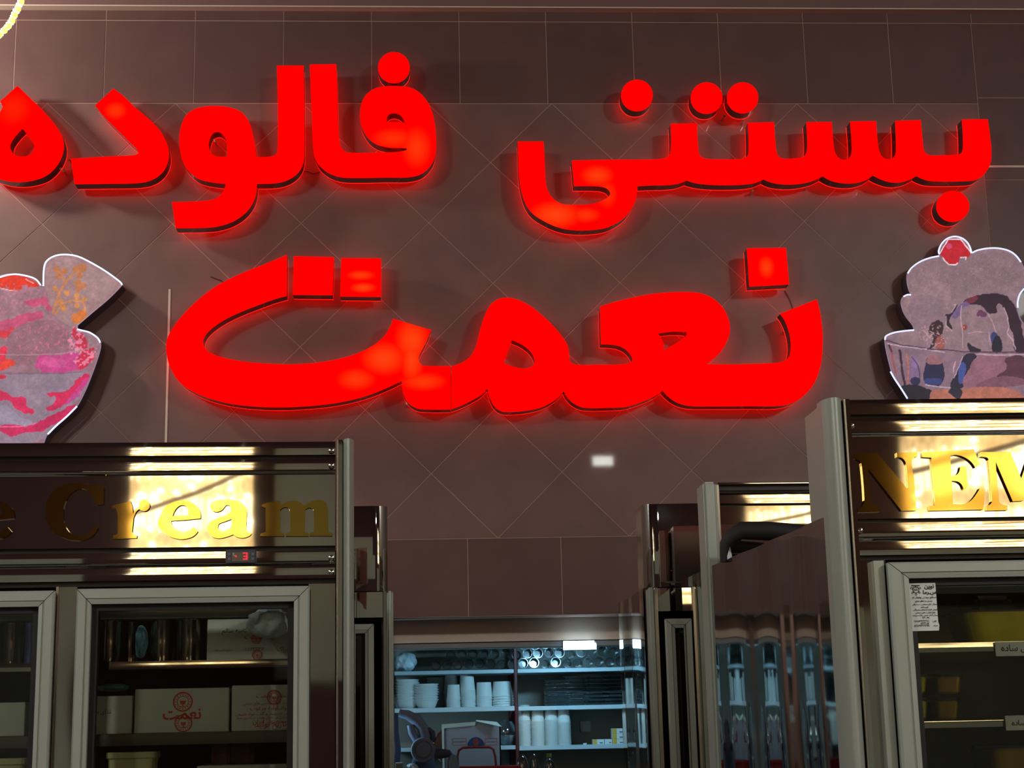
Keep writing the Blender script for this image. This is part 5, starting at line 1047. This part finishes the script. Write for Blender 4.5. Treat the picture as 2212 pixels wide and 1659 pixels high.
# ------------------------------------------------------------------ lamps of the shop, with added fill lights
def gold_lamp(x, y, z0, z1, wx, label, seed):
    t = empty('crystal_chandelier', (x, y, z1), label=label, cat='chandelier'); R = random.Random(seed)
    Mg = mat('lit_gold_sheet', (255, 220, 160), .4, emit=(255, 222, 158), es=1.0, var=.3, vscale=10, stretch=(1, 1, .3))
    nt = Mg.node_tree; b = nt.nodes['Principled BSDF']
    tc = nt.nodes.new('ShaderNodeTexCoord'); mp = nt.nodes.new('ShaderNodeMapping'); mp.inputs['Scale'].default_value = (1, 1, .25); nz = nt.nodes.new('ShaderNodeTexNoise'); nz.inputs['Scale'].default_value = 48; nz.inputs['Detail'].default_value = 4
    nt.links.new(tc.outputs['Object'], mp.inputs[0]); nt.links.new(mp.outputs[0], nz.inputs['Vector']); mr = nt.nodes.new('ShaderNodeMapRange'); mr.inputs[1].default_value = .35; mr.inputs[2].default_value = .68; mr.inputs[3].default_value = .08; mr.inputs[4].default_value = 1.15
    nt.links.new(nz.outputs[0], mr.inputs[0]); nt.links.new(mr.outputs[0], b.inputs['Emission Strength'])
    obj('gold_core', MB().box(x - wx / 2, x + wx / 2, y - .1, y - .06, z0, z1), Mg, t)
    rods = MB(); n = int(wx / .03)
    for i in range(n):
        for r in range(3):
            a = x - wx / 2 + wx * (i + .5) / n + R.uniform(-.008, .008); h0 = z0 + (z1 - z0) * r / 3 + R.uniform(0, .05); rods.box(a - .006, a + .006, y - .05 + R.uniform(-.02, .05), y - .02 + R.uniform(0, .02), h0, h0 + (z1 - z0) * .22)
    o = obj('crystal_rods', rods, mat('crystal_rod', (255, 240, 210), .2, emit=(255, 242, 208), es=2.6), t); o['kind'] = 'stuff'
    beads = MB(); 
    for i in range(60):
        a, c_ = x + R.uniform(-wx / 2, wx / 2), R.uniform(z0, z1); beads.box(a - .009, a + .009, y, y + .018, c_ - .009, c_ + .009)
    o = obj('light_beads', beads, mat('led_bead', (255, 255, 255), .3, emit=(255, 246, 224), es=12), t); o['kind'] = 'stuff'
    obj('ceiling_rose', MB().box(x - wx / 2 - .02, x + wx / 2 + .02, y - .12, y + .06, z1, z1 + .05), M_brushed, t)
    obj('frame_bar', MB().tube([(x + wx * .5, y + .05, z0 + (z1 - z0) * .74), (x - wx * .5, y + .05, z0 + (z1 - z0) * .44)], .022, 8), M_brushed, t)
    for s_ in (-1, 1): obj('hanger', MB().tube([(x + s_ * wx * .4, y, z1 + .05), (x + s_ * wx * .4, y, ZC)], .006, 6), M_brushed, t)
gold_lamp(-.82, -2.5, 2.26, 3.35, .66, 'golden crystal rod chandelier behind the camera, left, seen only in reflections', 3)
gold_lamp(2.98, -2.5, 2.33, 3.45, 1.15, 'golden crystal rod chandelier behind the camera, right, seen only in reflections', 4)
for x, y, m_ in ((-2.85, .9, (255, 240, 220)), (3.45, .7, (255, 240, 220)), (-3.35, -1.0, (240, 255, 240)), (3.68, -1.0, (255, 250, 235))):  # unseen panels added to go with the ceiling fill lights
    t = empty('ceiling_fill_panel', (x, y, ZC), label={-2.85: 'warm flat fill panel added on the ceiling at left', 3.45: 'warm flat fill panel added on the ceiling at right', -3.35: 'cool flat fill panel added on the ceiling near the rear wall', 3.68: 'white flat fill panel added on the ceiling by the right wall'}[x], cat='lamp')
    obj('lamp_housing', MB().box(x - .17, x + .17, y - (.62 if y > 0 else .32), y + (.62 if y > 0 else .32), ZC - .06, ZC), M_brushed, t); obj('diffuser', MB().box(x - .15, x + .15, y - (.6 if y > 0 else .3), y + (.6 if y > 0 else .3), ZC - .066, ZC - .061), mat('panel_glow', (255, 255, 255), .5, emit=m_, es=2.0), t)
t = empty('flood_lamp', (1.45, -2.5, 3.66), label='small square white flood lamp near the rear ceiling', cat='lamp')
p0 = [(1.37, 3.625), (1.53, 3.625), (1.53, 3.70), (1.37, 3.70)]
M_fl = mat('flood_glow', (255, 255, 255), .5, emit=(246, 250, 240), es=60)
bm_ = MB().box(1.35, 1.55, -2.56, -2.505, 3.60, 3.72); obj('flood_housing', bm_, M_black, t); obj('flood_glass', MB().prism([p0[::-1]], -2.504, -2.50), M_fl, t); bpy.data.objects['flood_glass'].data.flip_normals()
obj('flood_arm', MB().tube([(1.45, -2.54, 3.72), (1.45, -2.54, ZC)], .01, 8), M_black, t)
# fairy-light garland hanging at the top left
gp = [(60, -60), (52, -25), (46, 0), (38, 18), (30, 33), (24, 47), (14, 60), (4, 70), (-10, 82), (-60, 110), (-120, 118)]
gpts = [at(a, b, 2.5) for a, b in gp]; fine = []
for i in range(len(gpts) - 1):
    for k in range(8): fine.append(gpts[i].lerp(gpts[i + 1], k / 8))
t = empty('fairy_light_garland', tuple(gpts[0]), label='bright warm fairy-light rope curving through the top left corner', cat='light rope')
obj('light_rope', MB().tube(fine, [.0048 + .0011 * math.sin(i * 1.9) + random.uniform(-.0006, .0006) for i in range(len(fine))], 8), M_warmled, t)
bd = MB()
for i in range(4, len(fine), 7):
    p = fine[i]; s_ = MB().lathe([(0, -.006), (.005, -.003), (.005, .003), (0, .006)], 8, tuple(p + Vector((.003, -.006, -.002)))); bd = merge(bd, s_)
o = obj('glowing_clips', bd, mat('glowing_clip', (230, 180, 80), .3, emit=(255, 214, 110), es=1.6), t); o['kind'] = 'stuff'  # clips given a yellow glow of their own
obj('hanging_cord', MB().tube([tuple(gpts[0]), tuple(gpts[0] + Vector((.02, 0, .1))), (gpts[0].x + .02, 2.5, ZC)], .002, 6), M_black, t)

t = empty('fill_globe', (-1.98, 4.4, 3.72), label='unseen white globe added just left of the frame, standing in for lens glare', cat='lamp')  # globe added to brighten the top left of the wall
obj('globe', MB().lathe([(0, -.05), (.03, -.042), (.05, 0), (.03, .042), (0, .05)], 20, (-1.98, 4.4, 3.62)), mat('fill_globe_glass', (255, 255, 255), .4, emit=(255, 250, 236), es=6), t); obj('stem', MB().tube([(-1.98, 4.4, 3.78), (-1.98, 4.4, ZC)], .008, 8), M_brushed, t)

t = empty('fill_globe', (-0.27, 5.15, 1.62), label='small cool fill globe added in the pantry, hidden behind the left cabinet', cat='lamp')  # globe added around the pantry fill light
obj('globe', MB().lathe([(0, -.03), (.018, -.025), (.03, 0), (.018, .025), (0, .03)], 16, (-.27, 5.15, 1.70)), mat('pantry_fill_globe', (255, 255, 255), .4, emit=(180, 220, 255), es=4), t); obj('stem', MB().tube([(-.27, 5.15, 1.73), (-.27, 5.15, PZ)], .006, 8), M_brushed, t)

for m_ in bpy.data.materials:      # small glowing surfaces light almost nothing: sample them passively
    if m_.name.split('.')[0] in ('backlit_print', 'lit_rim', 'dim_rim', 'red_segment', 'warm_led', 'glowing_clip', 'panel_glow', 'fill_globe_glass', 'pantry_fill_globe', 'led_bead'):
        m_.cycles.emission_sampling = 'NONE'
